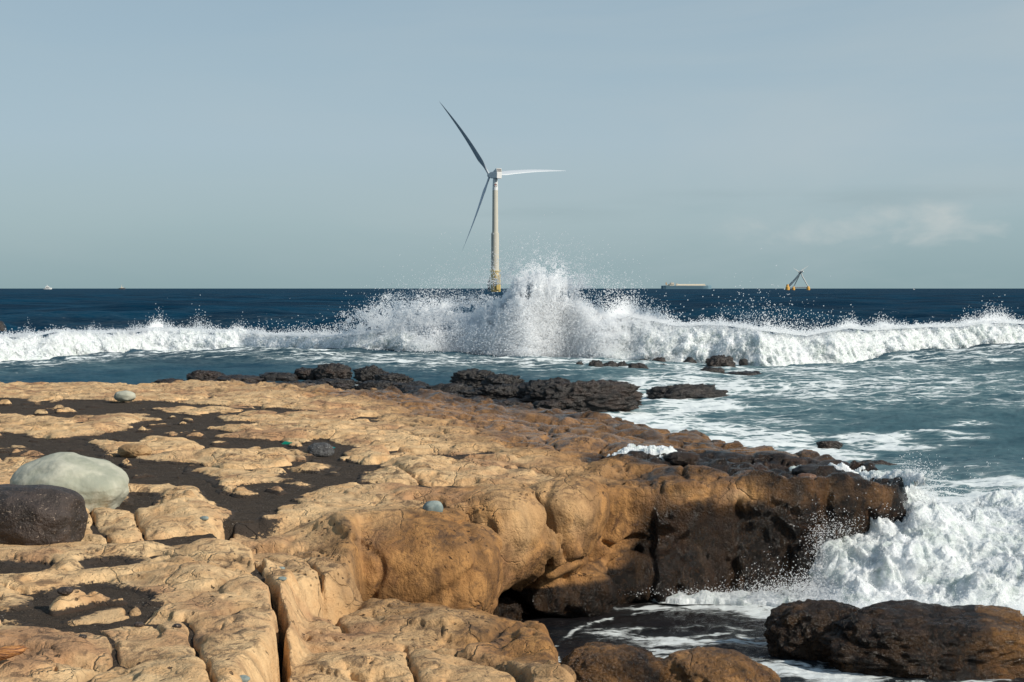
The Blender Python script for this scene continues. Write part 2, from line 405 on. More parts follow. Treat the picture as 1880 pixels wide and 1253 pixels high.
_a = kd.n.new('ShaderNodeBsdfDiffuse'); _b = kd.n.new('ShaderNodeBsdfTranslucent'); _m = kd.n.new('ShaderNodeMixShader'); _m.inputs[0].default_value = .65
for q in (_a, _b): q.inputs[0].default_value = (.92, .93, .94, 1)
kd.l.new(_a.outputs[0], _m.inputs[1]); kd.l.new(_b.outputs[0], _m.inputs[2]); kd.l.new(_m.outputs[0], [q for q in kd.n if q.type == 'OUTPUT_MATERIAL'][0].inputs[0]); M_DROP = kd.m

def water_material():
    k = NT('sea_water'); P = k.pos
    foam, pool, teal = k.attr('foam'), k.attr('pool'), k.attr('teal')
    n1 = k.noise(k.map(P, (.05, .16, 1)), 1.0, 4)[0]
    n1 = k.ramp(n1, .36, .64)
    deep = k.mix(n1, (.0012, .016, .038, 1), (.002, .032, .068, 1))
    tl = k.mix(k.noise(k.map(P, (.35, .9, 1)), 1.0, 4)[0], (.026, .070, .092, 1), (.075, .140, .160, 1))
    c = k.mix(teal, deep, tl)
    c = k.mix(pool, c, (.010, .0065, .005, 1))
    # foam lace: warped cell edges + streaks, cut by the coverage attribute
    wp = k.add3(P, k.noise(P, .9, 4, .6)[1], 1.1); wp2 = k.add3(P, k.noise(P, 3.2, 4, .6)[1], .35)
    e1 = k.vor(k.map(wp, (.55, 1.5, 1)), 1.0, 'DISTANCE_TO_EDGE')[0]
    e2 = k.vor(k.map(wp2, (2.0, 3.2, 1)), 1.0, 'DISTANCE_TO_EDGE')[0]
    lace = k.math('MAXIMUM', k.ramp(e1, 0, .24, 1, 0), k.math('MULTIPLY', k.ramp(e2, 0, .24, 1, 0), .85))
    fb = k.fmix(pool, k.noise(k.map(P, (.55, 1.9, 1)), 1.5, 12, .74, .9)[0], k.noise(k.map(P, (.9, 2.0, 1)), 3.6, 12, .74, 1.9)[0])
    v = k.math('ADD', k.math('MULTIPLY', lace, .42), k.math('MULTIPLY', fb, 1.02))
    th = k.fmix(foam, 1.22, .40)
    fm = k.math('MULTIPLY', k.ramp(k.math('SUBTRACT', v, th), -.03, .12), k.ramp(foam, .02, .15))
    # thin milky veil
    veil = k.math('MULTIPLY', k.math('MULTIPLY', k.ramp(k.math('SUBTRACT', v, th), -.45, .15), foam), k.math('SUBTRACT', 1.0, k.math('MULTIPLY', pool, .85)))
    c = k.mix(k.math('MULTIPLY', veil, .85, True), c, (.30, .39, .39, 1))
    c = k.mix(fm, c, (.66, .70, .70, 1))
    k.set('Base Color', c)
    k.set('Roughness', k.fmix(fm, k.fmix(k.attr('near'), .34, .10), .7))
    k.set('Specular IOR Level', k.fmix(fm, k.fmix(k.attr('near'), .12, .5), .1)); k.set('IOR', 1.33)
    h = k.math('ADD', k.math('MULTIPLY', k.noise(k.map(P, (.5, 1.3, 1)), 1.6, 8, .62)[0], 1.0), k.math('MULTIPLY', k.noise(k.map(P, (1, 2, 1)), 11, 4, .6)[0], .10))
    nb = k.bump(h, .16, .75)
    nb = k.bump(k.noise(k.map(P, (.10, .45, 1)), 1.0, 6, .6)[0], 1.6, k.math('MULTIPLY', k.attr('far'), 1.0), nb)
    nb = k.bump(k.math('MULTIPLY', fm, k.math('ADD', .4, fb)), .035, .7, nb)
    k.set('Normal', nb)
    df = k.n.new('ShaderNodeBsdfDiffuse'); k.l.new(k.mix(fm, k.mix(teal, k.mix(n1, (.0008, .015, .034, 1), (.0018, .032, .064, 1)), c), c), df.inputs[0]); k.l.new(nb, df.inputs[1])
    mx = k.n.new('ShaderNodeMixShader'); k.l.new(k.fmix(k.attr('near'), .72, .12), mx.inputs[0]); k.l.new(k.p.outputs[0], mx.inputs[1]); k.l.new(df.outputs[0], mx.inputs[2])
    k.l.new(mx.outputs[0], [q for q in k.n if q.type == 'OUTPUT_MATERIAL'][0].inputs[0])
    return k.m
M_SEA = water_material()
kp = NT('rock_pool_water'); kp.set('Base Color', (.010, .013, .016, 1)); kp.set('Roughness', .06); kp.set('Specular IOR Level', .6)
kp.set('Normal', kp.bump(kp.noise(kp.pos, 7, 3)[0], .01, .5)); M_POOLW = kp.m

# ================================================================== SEA
def waves(x, y, spacing, amp=1.0, n=90, seed=5):
    r = np.random.default_rng(seed); z = np.zeros_like(x); gx = 0
    for i in range(n):
        lam = 0.5*(34/0.5)**(r.random()**1.1); th = r.normal(0, .55) + .25
        kx, ky = math.sin(th)*2*math.pi/lam, math.cos(th)*2*math.pi/lam
        a = .0070*lam**.85*r.uniform(.4, 1.3); ph = r.uniform(0, 6.28)
        w = np.clip(lam/(spacing*3.2)-1, 0, 1)
        s = np.sin(kx*x+ky*y+ph)
        z += w*a*(s - .35*np.cos(2*(kx*x+ky*y+ph))*.5)
    return z*amp
def sea_amp(x, y):
    return .16 + .20*sst(11, 40, y) + .70*sst(48, 60, y)
print('setup', round(time.time()-T0, 1))

# foam roll geometry first (the sea needs its base line)
WPX = np.array([-700, -300, 0, 150, 300, 450, 600, 700, 850, 1000, 1200, 1400, 1550, 1700, 1880, 2200, 2600], float)
WPB = np.array([668, 664, 660, 652, 643, 643, 657, 662, 664, 666, 670, 673, 664, 652, 645, 640, 636], float)   # base line, y pixel
def base_curve(px):
    py = np.interp(px, WPX, WPB); py = py + 2.0*n2(px*.012, px*0+3.3, 9)
    ys = []; xs = []
    b = -(py-626.5)/FPX; dy = cp+b*sp_; dz = -sp_+b*cp; t = (0.0-CAMZ)/dz
    return (px-940)/FPX*t, dy*t
CPX = np.array([-700, -300, 0, 60, 100, 160, 200, 245, 290, 340, 390, 450, 500, 560, 600, 650, 700, 740, 780, 820, 860, 885, 905, 940, 975, 1010, 1035, 1050, 1080, 1110, 1150, 1200, 1240, 1290, 1340, 1390, 1430, 1480, 1520, 1560, 1600, 1640, 1700, 1760, 1830, 1880, 2200, 2600], float)
CPY = np.array([600, 603, 613, 612, 603, 606, 605, 604, 598, 605, 604, 605, 609, 611, 612, 608, 603, 600, 598, 596, 592, 588, 584, 580, 578, 578, 580, 582, 584, 585, 574, 583, 592, 590, 592, 599, 604, 610, 602, 596, 600, 597, 594, 593, 586, 588, 585, 580], float)

nu = 1050
u = np.concatenate([np.linspace(-1.6, -.42, 120, endpoint=False), np.linspace(-.42, .42, nu), np.linspace(.42, 1.6, 121)[1:]])
yy = np.concatenate([np.exp(np.arange(np.log(4.0), np.log(150), .0040)), np.exp(np.linspace(np.log(150), np.log(2500), 330))[1:], np.exp(np.linspace(np.log(2500), np.log(60000), 40))[1:]])
Ug, Yg = np.meshgrid(u, yy, indexing='ij'); Xg = Ug*Yg
Ug = Ug.astype(np.float32); Xf = Xg.astype(np.float32); Yf = Yg.astype(np.float32)
spc = np.gradient(yy)[None, :]*np.ones_like(Ug)*.8
Z = waves(Xf, Yf, spc)*sea_amp(Xf, Yf)
Z = Z*(1.15-.25*sst(80, 200, Yf))*sst(1500, 260, Yf)
Z = Z + .08*sst(9, 14, Yf)*fbm2(Xf*.8, Yf*1.1, 4, 71)*(Yf < 90) + .03*fbm2(Xf*2.2, Yf*2.6, 3, 31, bil=True)*(Yf < 60)
PX, PY = topix(Xf, Yf, np.zeros_like(Xf))
def gsum(lst):
    f = np.zeros_like(PX)
    for px, py, sx, sy, v in lst:
        m = (np.abs(PX-px) < 3*sx) & (np.abs(PY-py) < 3*sy)
        f[m] = np.maximum(f[m], v*np.exp(-.5*((PX[m]-px)/sx)**2-.5*((PY[m]-py)/sy)**2)) if v > 0 else f[m]
    return f
foam = np.zeros_like(PX)
bwl = np.interp(PX, WPX, WPB)
foam = np.maximum(foam, .50*sst(-4, 4, PY-bwl)*sst(48, 4, PY-bwl))                                  # wash ahead of the wave
foam = np.maximum(foam, .40*sst(660, 680, PY)*sst(770, 735, PY)*sst(980, 1150, PX))
foam = np.maximum(foam, .30*sst(560, 604, PY)*sst(610, 600, PY))
foam = np.maximum(foam, gsum([
    (1500, 712, 260, 22, .56), (1250, 710, 140, 26, .66), (1750, 715, 160, 30, .48), (1400, 760, 160, 20, .48), (1320, 712, 120, 12, .66), (1240, 722, 60, 10, .82), (1180, 705, 40, 14, .70), (1290, 736, 70, 9, .98), (1700, 700, 160, 14, .52), (1450, 690, 90, 8, .5),
    (1150, 782, 130, 16, .92), (1360, 812, 110, 14, .88), (1480, 842, 60, 10, .9), (1000, 770, 60, 14, .85), (1130, 762, 90, 7, .92), (1200, 752, 130, 10, .66), (1300, 780, 110, 13, .80), (1420, 800, 80, 14, .84), (1500, 830, 60, 12, .86), (1560, 845, 50, 10, .82), (1600, 800, 70, 9, .86), (1640, 818, 70, 10, .84),
    (1690, 790, 60, 5, .62), (1780, 772, 40, 4, .70), (1760, 800, 50, 9, .55), (1480, 770, 90, 7, .42), (1650, 860, 60, 12, .48), (1720, 815, 60, 4, .62),
    (1200, 1100, 120, 6, .60), (1350, 1100, 130, 12, .72), (1440, 1110, 70, 14, .9), (1210, 1200, 120, 36, .62), (1300, 1160, 190, 30, .58), (1150, 1140, 90, 10, .58), (1060, 1130, 30, 8, .35),
    (1400, 1215, 130, 22, .62), (1560, 1230, 150, 14, .72), (1750, 1240, 120, 12, .66), (1480, 1140, 90, 14, .40), (1250, 1250, 200, 18, .50),
    (1700, 1000, 200, 90, 1.0), (1850, 900, 120, 10, .9), (1700, 1120, 160, 12, .95),
    (700, 712, 90, 8, .74), (850, 720, 60, 10, .70), (900, 765, 30, 8, .8), (620, 702, 60, 5, .55), (1120, 725, 40, 5, .6)]))
# pool arc of foam
arc = np.abs(np.hypot((PX-1235)/215, (PY-1178)/72)-1); foam = np.maximum(foam, .60*sst(.07, .0, arc)*(PX < 1300))
foam = foam*(1-.95*sst(1010, 960, PX)*(PY > 1050)*(PY < 1253)*sst(0, 1, np.hypot((PX-1235)/215, (PY-1178)/72)-.95))
inside = sst(1.02, .8, np.hypot((PX-1235)/215, (PY-1178)/72))
foam = np.clip(foam + .10*fbm2(Xf*.6, Yf*.9, 4, 12)*(foam > .05)*(Yf < 90), 0, 1)
far_ = sst(55, 120, Yf)
foam = np.maximum(foam, .17*sst(1.0, 1.0001, foam+1)*0)
foam = np.where(Yf > 62, np.maximum(foam, .20*sst(.25, .7, n2(Xf*.08, Yf*.05, 77))*sst(700, 120, Yf)), foam)
pool = sst(12.9, 12.0, Yf + .12*fbm2(Xf, Yf, 3, 4))*sst(3.4, 2.2, Xf+ (Yf-12)*-.15)
pool = np.maximum(pool, sst(11.3, 10.6, Yf)); 
teal = sst(70, 44, Yf)*(.62 + .38*sst(900, 1150, PX))*sst(10, 13, Yf)
teal = np.clip(teal + .35*sst(62, 44, Yf)*fbm2(Xf*.25, Yf*.4, 3, 8), 0, 1)
near = sst(24, 12, Yf)
# the back of the breaking wave swells the sea
Vs = np.stack([Xf, Yf, Z], -1).reshape(-1, 3)
me = mesh_np('sea', Vs, grid_faces(*Xf.shape), M_SEA, True, dict(foam=foam.ravel(), pool=pool.ravel(), teal=teal.ravel(), near=near.ravel(), far=far_.ravel()))
sea = link('sea', me); tag(sea, 'dark blue sea with foam streaks running to the horizon', 'sea', kind='structure')
del Vs
def sea_height(x, y):
    x = np.float32(x)*np.ones(1, np.float32); y = np.float32(y)*np.ones(1, np.float32)
    return float((waves(x, y, np.array([.0032*float(y[0])]))*sea_amp(x, y))[0])
print('sea', round(time.time()-T0, 1), Xf.size)

# ================================================================== ROCK PLATFORM (one implicit surface)
def Z1(a): return [(x*.3404, 520+y*.3404) for x, y in a]
def Z4(a): return [(x*.3456, 820+y*.3456) for x, y in a]
def Z5(a): return [(600+x*.3432, 720+y*.3432) for x, y in a]
ZP = .97
def plan(poly, z=ZP): return [at(px, py, z) for px, py in poly]
SAND = [
 Z1([(-150,572),(100,576),(125,598),(325,602),(370,582),(520,586),(640,600),(780,590),(900,600),(960,612),(1170,622),(1175,640),(900,636),(810,642),(850,668),(700,672),(600,684),(470,692),(360,700),(200,676),(0,664),(-150,660)]),
 Z1([(1180,640),(1300,640),(1420,645),(1480,635),(1600,650),(1700,655),(1690,668),(1530,675),(1500,660),(1350,650)]),
 Z1([(860,700),(950,706),(925,735),(1105,745),(1065,760),(1190,785),(1170,803),(1130,822),(1260,828),(1480,842),(1600,885),(1400,875),(1290,885),(1190,900),(1170,885),(1060,850),(870,817),(760,825),(740,865),(660,845),(430,815),(560,810),(590,795),(740,770),(750,740),(760,722),(930,716)]),
 Z1([(850,668),(1120,690),(1190,720),(1330,720),(1340,745),(1200,750),(1100,745),(940,712),(800,690)]),
 Z1([(-150,780),(10,790),(130,818),(240,830),(420,820),(480,860),(500,900),(530,935),(660,950),(820,970),(900,975),(1010,980),(1020,1040),(1110,1060),(1070,1090),(860,1090),(700,1060),(600,1010),(440,935),(330,930),(300,945),(200,958),(60,950),(-150,940)]),
 Z1([(1850,985),(1860,1040),(1640,1050),(1590,1075),(1900,1080),(1900,985)]),
 Z1([(1690,850),(1870,870),(1820,910),(1790,940),(1870,960),(1880,990),(1740,965),(1720,930),(1640,880)]),
 Z4([(690,260),(780,270),(770,350),(690,355)]),
 Z4([(640,80),(900,90),(1000,140),(1080,180),(1180,260),(1320,270),(1390,265),(1330,210),(1400,200),(1520,210),(1620,220),(1500,290),(1430,340),(1370,395),(1300,400),(1300,350),(1180,290),(1080,240),(980,200),(850,215),(760,230),(640,170)]),
 Z4([(1570,150),(1650,140),(1820,150),(1860,110),(1900,180),(1740,200),(1600,185)]),
 Z4([(130,880),(300,790),(450,770),(540,750),(730,800),(740,850),(540,870),(350,920),(180,940)]),
 Z4([(-60,630),(160,650),(150,680),(-60,650)]), Z4([(450,620),(640,610),(700,640),(480,660)]),
 Z5([(-30,240),(80,290),(70,300),(60,320),(20,360),(-40,370)]),
 Z5([(30,400),(250,395),(180,430),(60,470),(-30,480),(-30,445),(80,440)]),
 Z5([(410,340),(560,350),(620,375),(760,350),(850,325),(700,348),(560,335)]),
]
ISL = [Z1([(60,938),(170,912),(290,935),(200,948)]), Z1([(155,845),(270,860),(170,868)]), Z1([(110,610),(160,614),(150,620),(100,618)])]
CRACKS = [   # (pixels, half width m, depth m)
 ([(395,990),(420,965),(400,1000),(450,1018),(470,1025),(478,1075),(500,1095),(516,1120),(515,1180),(512,1290)], .020, .42),
 ([(165,940),(170,970),(200,1000),(235,1015)], .010, .10), ([(240,950),(262,985),(285,1010)], .008, .07),
 ([(340,1150),(360,1200),(378,1250),(390,1290)], .008, .10), ([(745,1115),(752,1165),(775,1200),(780,1253)], .008, .08),
 ([(640,1180),(700,1190),(735,1215),(778,1238)], .014, .12), ([(778,1238),(860,1215),(950,1190),(985,1195)], .008, .06),
 ([(580,1195),(640,1205),(690,1215)], .02, .12), ([(310,860),(335,865),(430,870)], .01, .06), ([(478,830),(470,850)], .008, .08), ([(592,868),(586,885)], .010, .10),
 ([(660,860),(720,870),(800,905)], .012, .07), ([(400,1000),(560,985),(640,1005)], .012, .06), ([(560,1010),(600,1050),(640,1090)], .012, .08),
 ([(0,1090),(60,1100),(80,1120)], .01, .08), ([(140,1170),(60,1140),(0,1135)], .01, .06), ([(150,1080),(250,1070),(380,1060),(450,1065)], .012, .07)]
OUT = [(.25, 3.5), (.24, 5.8), (.22, 7.2), (.14, 7.9), (-.05, 8.2), (-.35, 8.42), (-.8, 8.6), (-1.02, 8.9), (-1.05, 9.6), (-.5, 9.9), (-.35, 10.3), (-.35, 10.8), (-.2, 11.0), (-.1, 11.2), (.05, 11.5), (.25, 11.7),
       (.55, 11.8), (.78, 12.05), (1.0, 12.15), (1.25, 12.15), (1.5, 12.1), (2.0, 12.2), (2.5, 12.12), (3.0, 12.3), (3.35, 12.45), (3.52, 12.8), (3.58, 13.4), (3.62, 14.2), (3.55, 15.4), (3.15, 17.0),
       (2.75, 18.3), (2.25, 20.0), (1.75, 21.4), (1.3, 22.6), (.85, 23.8), (.2, 25.0), (-1.2, 27.6), (-3.0, 29.0), (-4.6, 30.2), (-6.1, 31.6), (-7.6, 30.2), (-9.5, 30.4), (-12, 30.2), (-24, 29), (-24, 3.5)]

NU_, KY = 760, .0040
u0, u1 = -.60, .46
ys = np.exp(np.arange(np.log(4.3), np.log(33.5), KY)).astype(np.float32)
us = np.linspace(u0, u1, NU_).astype(np.float32)
dz = .020; zs_ = np.arange(-.28, 1.46, dz).astype(np.float32)
UU, YY = np.meshgrid(us, ys, indexing='ij'); XX = UU*YY
def sand_level(x, y):
    return .965 + .012*n2(x*.35, y*.35, 2) + .006*n2(x*2, y*2, 5) - .015*np.maximum(y-13, 0) - .0015*np.maximum(y-20, 0)
ZS = sand_level(XX, YY)
wxx = XX + .10*fbm2(XX*1.3, YY*1.3, 3, 41); wyy = YY + .10*fbm2(XX*1.3, YY*1.3, 3, 43)
dout = sdpoly(XX + .07*fbm2(XX*1.6, YY*1.6, 4, 44), YY + .07*fbm2(XX*1.6, YY*1.6, 4, 45), OUT)
sds = np.full(XX.shape, 9., np.float32)
for pl in SAND: sds = np.minimum(sds, sdpoly(wxx, wyy, plan(pl)))
for pl in ISL: sds = np.maximum(sds, -sdpoly(wxx, wyy, plan(pl)))
sds += .05*fbm2(XX*3, YY*3, 3, 51) + .05
# pillows
w1x = XX*.55 + .35*fbm2(XX*.9, YY*.9, 3, 61); w1y = YY*.85 + .35*fbm2(XX*.9, YY*.9, 3, 62)
F1, F2, ID = worley2(w1x, w1y, 11); pil = 1-sst(0, .75, F1); crk = sst(.07, .0, F2-F1)
w2x = XX*1.9 + .5*fbm2(XX*2, YY*2, 3, 63); w2y = YY*2.6 + .5*fbm2(XX*2, YY*2, 3, 64)
G1, G2_, ID2 = worley2(w2x, w2y, 12); pil2 = 1-sst(0, .8, G1); crk2 = sst(.09, 0., G2_-G1)
rel = fbm2(XX*.7, YY*.7, 3, 21)
brown_pl = sdpoly(XX, YY, plan([(430,696),(640,722),(760,770),(850,795),(840,830),(960,850),(1080,900),(1000,960),(900,960),(700,1000),(900,1100),(1000,1300),(2300,1300),(2300,690),(430,690)], .9))
bwf = sst(.1, -.6, brown_pl)*sst(11, 12.5, YY)
farq = 1-.45*sst(11, 17, YY)
H = ZS + .045*(1-np.exp(-np.maximum(sds, 0)/.25)) + .014*sst(0, .05, sds) - .02 + (.085*pil*sst(.0, .5, sds) + (.035*(ID-.5) + .02*rel)*sst(-.1, .3, sds))*farq
nearq = sst(9.4, 8.2, YY)
H += .030*(1-.65*nearq)*pil2*sst(0, .15, sds) + .026*(ID2-.5)*sst(0, .15, sds) - .022*crk2*sst(-.1, .4, fbm2(XX*1.1, YY*1.1, 2, 65))
H -= .045*crk*sst(.02, .1, sds)*sst(-.25, .25, fbm2(XX*.8, YY*.8, 2, 66))
joint = sst(.15, .03, F2-F1)*sst(-.35, .1, fbm2(XX*.9, YY*.9, 2, 67))*sst(8.3, 9.5, YY)*(.55+.45*sst(1.5, .1, sds))
H -= .10*joint
jn2 = sst(.16, .02, G2_-G1)*sst(.7, .0, sds)*sst(-.1, .2, fbm2(XX*1.2, YY*1.2, 2, 68)); H -= .035*jn2
tq_ = H/.036 + .9*fbm2(XX*.8, YY*.8, 2, 69); fq_ = np.floor(tq_); Hq = (fq_+sst(.62, 1.0, tq_-fq_) - .9*fbm2(XX*.8, YY*.8, 2, 69))*.036
H = H*.32+Hq*.68
isl = .062*sst(.50, .15, G1)*(ID2 > .66)*sst(.0, -.06, sds)*sst(-.35, .1, fbm2(XX*.5, YY*.5, 2, 72)) + .07*sst(.12, .34, fbm2(XX*1.5, YY*1.9, 3, 70))*sst(-.02, -.12, sds)
H = np.where(sds < 0, np.minimum(H, ZS-.012-.06*np.clip(-sds*2, 0, .5))+isl, H)
H -= .035*sst(.3, 1.0, sds) + .10*bwf
H += .045*bwf*(pil-.5)*sst(0,.2,sds) + .05*bwf*pil2 - .05*bwf*crk2
H += (.022*fbm2(XX*3.2, YY*4, 5, 22, .6) + .020*fbm2(XX*1.8, YY*5, 4, 24, bil=True))*sst(-.02, .06, sds)
# damp shelf sloping down to the sea behind and on the right
back = sst(-3.2, -.1, dout)*sst(13.5, 17, YY); H -= .20*back
H += .20*sst(20, 25, YY)*sst(-3.5, -.5, dout)*fbm2(XX*1.2, YY*1.2, 4, 81, bil=True)
shelf = sdpoly(wxx, wyy, plan([(1080,840),(1180,825),(1300,830),(1450,835),(1560,850),(1700,880),(1640,892),(1500,890),(1400,885),(1300,872),(1200,868),(1100,862)], .85))
H -= .10*sst(.15, -.20, shelf)
H += sst(.2, -.3, shelf)*(.13*fbm2(XX*2.1, YY*2.1, 4, 83, bil=True) + .05*fbm2(XX*6, YY*6, 3, 85, bil=True))
# rim blocks in the foreground
A = sdpoly(wxx, wyy, [(-1.0, 3), (-1.12, 7.0), (-1.22, 8.1), (-1.0, 8.55), (-.95, 9.2), (.5, 9.2), (.6, 3)])
H -= (.20+.035*np.clip(YY-6, 0, 3))*sst(.06, -.10, A)
notch = sdpoly(XX+.05*fbm2(XX*3, YY*3, 3, 86), YY+.05*fbm2(XX*3, YY*3, 3, 87), [(-1.02, 9.7), (-1.0, 8.80), (-.75, 8.55), (-.35, 8.45), (.4, 8.3), (.6, 9.9), (-.2, 9.9)])
H -= .75*sst(.05, -.10, notch)
Aslope = sst(.05, -.3, A)
H += Aslope*(.04*fbm2(XX*1.3, YY*1.8, 3, 84, bil=True) + .02*np.sin(YY*5+XX*2))
B2 = sdpoly(wxx, wyy, plan([(400,1000),(560,985),(660,1030),(670,1080),(520,1090),(480,1060)], .85)); H -= .13*sst(.12, -.12, B2)
for pts, wd, dp in CRACKS:
    pl = plan(pts, .95); d = sdline(XX + .02*n2(XX*6, YY*6, 3), YY + .04*n2(XX*5, YY*5, 4), pl)
    H -= dp*np.exp(-(d/(wd*.95))**2) + .02*np.exp(-(d/(wd*5))**2)
# geometric pits
px_, py_ = XX*7+1.5*fbm2(XX*5, YY*5, 2, 90), YY*7
Q1, _, QI = worley2(px_, py_, 91); H -= .035*sst(.26, .10, Q1)*(QI > .72)*sst(.0, .3, n2(XX*1.4, YY*1.4, 93)+.05)
H = H.astype(np.float32)
dout = dout.astype(np.float32)
print('2d fields', round(time.time()-T0, 1))

nx, ny, nz_ = XX.shape[0], XX.shape[1], len(zs_)
zz = zs_[None, None, :]
under = (.34*sst(1.0, .2, XX)*sst(8.6, 9.4, YY) + -.10*sst(1.1, 1.5, XX) + .42*sst(2.5, 3.0, XX + .0*YY))*sst(15, 13.5, YY)
uc = under[:, :, None]
lvl = np.where(XX > 2.4, .52, .40)[:, :, None]
prof = .05*np.exp(-((zz-.72)/.28)**2) - uc*sst(0, .38, lvl-zz)
f = smax(zz-H[:, :, None], dout[:, :, None]-prof.astype(np.float32), (.12-.07*sst(.9, 1.4, XX)*sst(15, 14, YY))[:, :, None]).astype(np.float32)
del prof
def ell(c, r, rot=0.0, k=.05, slant=(0, 0)):
    """union an ellipsoidal block into f"""
    global f
    c = np.array(c); m = max(r)*1.25
    ix = np.where((ys > c[1]-m) & (ys < c[1]+m))[0]; j0, j1 = ix[0], ix[-1]+1
    ua, ub = (c[0]-m)/ys[j0 if c[0]-m < 0 else j1-1], (c[0]+m)/ys[j1-1 if c[0]+m < 0 else j0]
    i0 = max(0, int((ua-u0)/(u1-u0)*NU_)-1); i1 = min(NU_, int((ub-u0)/(u1-u0)*NU_)+2)
    X = XX[i0:i1, j0:j1, None]-c[0]; Y = YY[i0:i1, j0:j1, None]-c[1]; Zq = zz-c[2]
    X = X - slant[0]*Zq; Y = Y - slant[1]*Zq
    ca, sa = math.cos(rot), math.sin(rot); Xr = X*ca+Y*sa; Yr = -X*sa+Y*ca
    q = ((np.abs(Xr/r[0])**2.5+np.abs(Yr/r[1])**2.5+np.abs(Zq/r[2])**2.5)**.4-1)*min(r)
    f[i0:i1, j0:j1] = smin(f[i0:i1, j0:j1], q.astype(np.float32), k)
ell((-.95, 10.05, .56), (.90, .68, .47), R(-12), .05, (.12, 0))     # big rounded block at the rim
ell((-.18, 11.0, .64), (.40, .50, .43), R(-25), .025, (.25, 0))
ell((.30, 11.5, .62), (.40, .50, .45), R(-30), .025, (.38, 0))
ell((.36, 11.75, .10), (.50, .40, .24), 0, .05)
ell((.80, 12.15, .12), (.36, .30, .30), R(10), .04); ell((1.22, 12.2, .10), (.26, .28, .28), 0, .04)
ell((-.35, 11.3, .0), (.5, .3, .10), 0, .03)
for ln, w_ in (([(.10, 10.25), (-.30, 10.55), (-.75, 10.75)], .040), ([(.42, 10.95), (.05, 11.25), (-.20, 11.5)], .035), ([(1.0, 11.6), (.62, 12.0), (.45, 12.2)], .035)):
    d2 = sdline(XX + .05*n2(XX*4, YY*4, 160), YY + .05*n2(XX*4, YY*4, 161), ln); i_, j_ = np.where(d2 < .35); sl_ = (slice(i_.min(), i_.max()+1), slice(j_.min(), j_.max()+1))
    f[sl_] = smax(f[sl_], ((w_-d2[sl_])[:, :, None]*1.0 - .25*np.clip(.72-zz, 0, 1)*0 - .4*np.clip(.45-zz, 0, 1)).astype(np.float32), .05)
# side relief
msk = (np.abs(f) < .22) & ((dout > -.55)[:, :, None])
I, J, K = np.nonzero(msk)
x_, y_, z_ = XX[I, J], YY[I, J], zs_[K]
print('3d pts', len(I), round(time.time()-T0, 1))
side = sst(.06, .35, H[I, J]-z_)
dd = .09*fbm3(x_*1.5, y_*1.5, z_*1.8, 3, 101, bil=True) + .035*fbm3(x_*4.5, y_*4.5, z_*4.5, 4, 105)
g1, g2 = worley3(x_*1.1+.3*n3(x_*2, y_*2, z_*2, 7), y_*1.1, z_*1.5+.3*n3(x_*2, y_*2, z_*2, 8), 9)
Ez = sst(.9, 1.3, x_)
xg = x_ + .10*fbm3(x_*0, y_*0, z_*3, 3, 151) + .05*fbm3(x_*3, y_*3, z_*5, 3, 152)
for x0_, w0_, d0_ in ((1.20, .030, .06), (1.93, .02, .035), (2.72, .03, .06)): dd -= d0_*np.exp(-((xg-x0_)/w0_)**2)*sst(15, 13.5, y_)
dd += (-.09*sst(.10, 0, g2-g1) + .05*(g1-.5))*(1-.75*Ez) + Ez*(.10*fbm3(x_*2.6, y_*2.6, z_*1.1, 4, 131, .6, bil=True) + .05*fbm3(x_*8, y_*8, z_*7, 3, 135, .7))
f[I, J, K] -= (dd*(.25+.75*side)).astype(np.float32)
del msk

def surface_nets(f):
    s = f < 0
    c = np.zeros(tuple(n-1 for n in f.shape), np.uint8)
    for a in (0, 1):
        for b in (0, 1):
            for d in (0, 1): c += s[a:s.shape[0]-1+a, b:s.shape[1]-1+b, d:s.shape[2]-1+d]
    act = (c > 0) & (c < 8); I, J, K = np.nonzero(act)
    idx = np.full(act.shape, -1, np.int32); idx[I, J, K] = np.arange(len(I))
    acc = np.zeros((len(I), 3), np.float32); cnt = np.zeros(len(I), np.float32)
    offs = [(a, b, d) for a in (0, 1) for b in (0, 1) for d in (0, 1)]
    vals = {o: f[I+o[0], J+o[1], K+o[2]] for o in offs}
    for o in offs:
        for ax in range(3):
            if o[ax] == 0:
                p = list(o); p[ax] = 1; p = tuple(p); va, vb = vals[o], vals[p]
                m = (va < 0) != (vb < 0); t = np.where(m, va/np.where(m, va-vb, 1), 0)
                q = np.zeros((len(I), 3), np.float32); q[:] = o; q[:, ax] = t
                acc += q*m[:, None]; cnt += m
    P = acc/np.maximum(cnt, 1)[:, None] + np.stack([I, J, K], 1)
    faces = []
    for ax in range(3):
        b, d = [i for i in range(3) if i != ax]
        sl0 = [slice(1, None)]*3; sl1 = [slice(1, None)]*3
        sl0[ax] = slice(0, -1); sl1[ax] = slice(1, None)
        # edges from (i,j,k) to +ax, interior ones only
        s0 = s[tuple(slice(0, -1) if i == ax else slice(1, -1) for i in range(3))]
        s1 = s[tuple(slice(1, None) if i == ax else slice(1, -1) for i in range(3))]
        E = np.array(np.nonzero(s0 != s1)); inn = s0[tuple(E)]
        for i in range(3):
            if i != ax: E[i] += 1
        def cell(db, dd_):
            e = E.copy(); e[b] += db; e[d] += dd_; return idx[tuple(e)]
        q = np.stack([cell(-1, -1), cell(0, -1), cell(0, 0), cell(-1, 0)], 1)
        flip = inn if ax != 1 else ~inn
        q[~flip] = q[~flip][:, ::-1]
        faces.append(q)
    F = np.concatenate(faces); F = F[(F >= 0).all(1)]
    return P, F
P, F = surface_nets(f)
del f
def lat(P):
    uu = u0 + (u1-u0)*P[:, 0]/(NU_-1); y = np.exp(np.log(4.3)+KY*P[:, 1]); return np.stack([uu*y, y, zs_[0]+dz*P[:, 2]], 1)
V = lat(P)
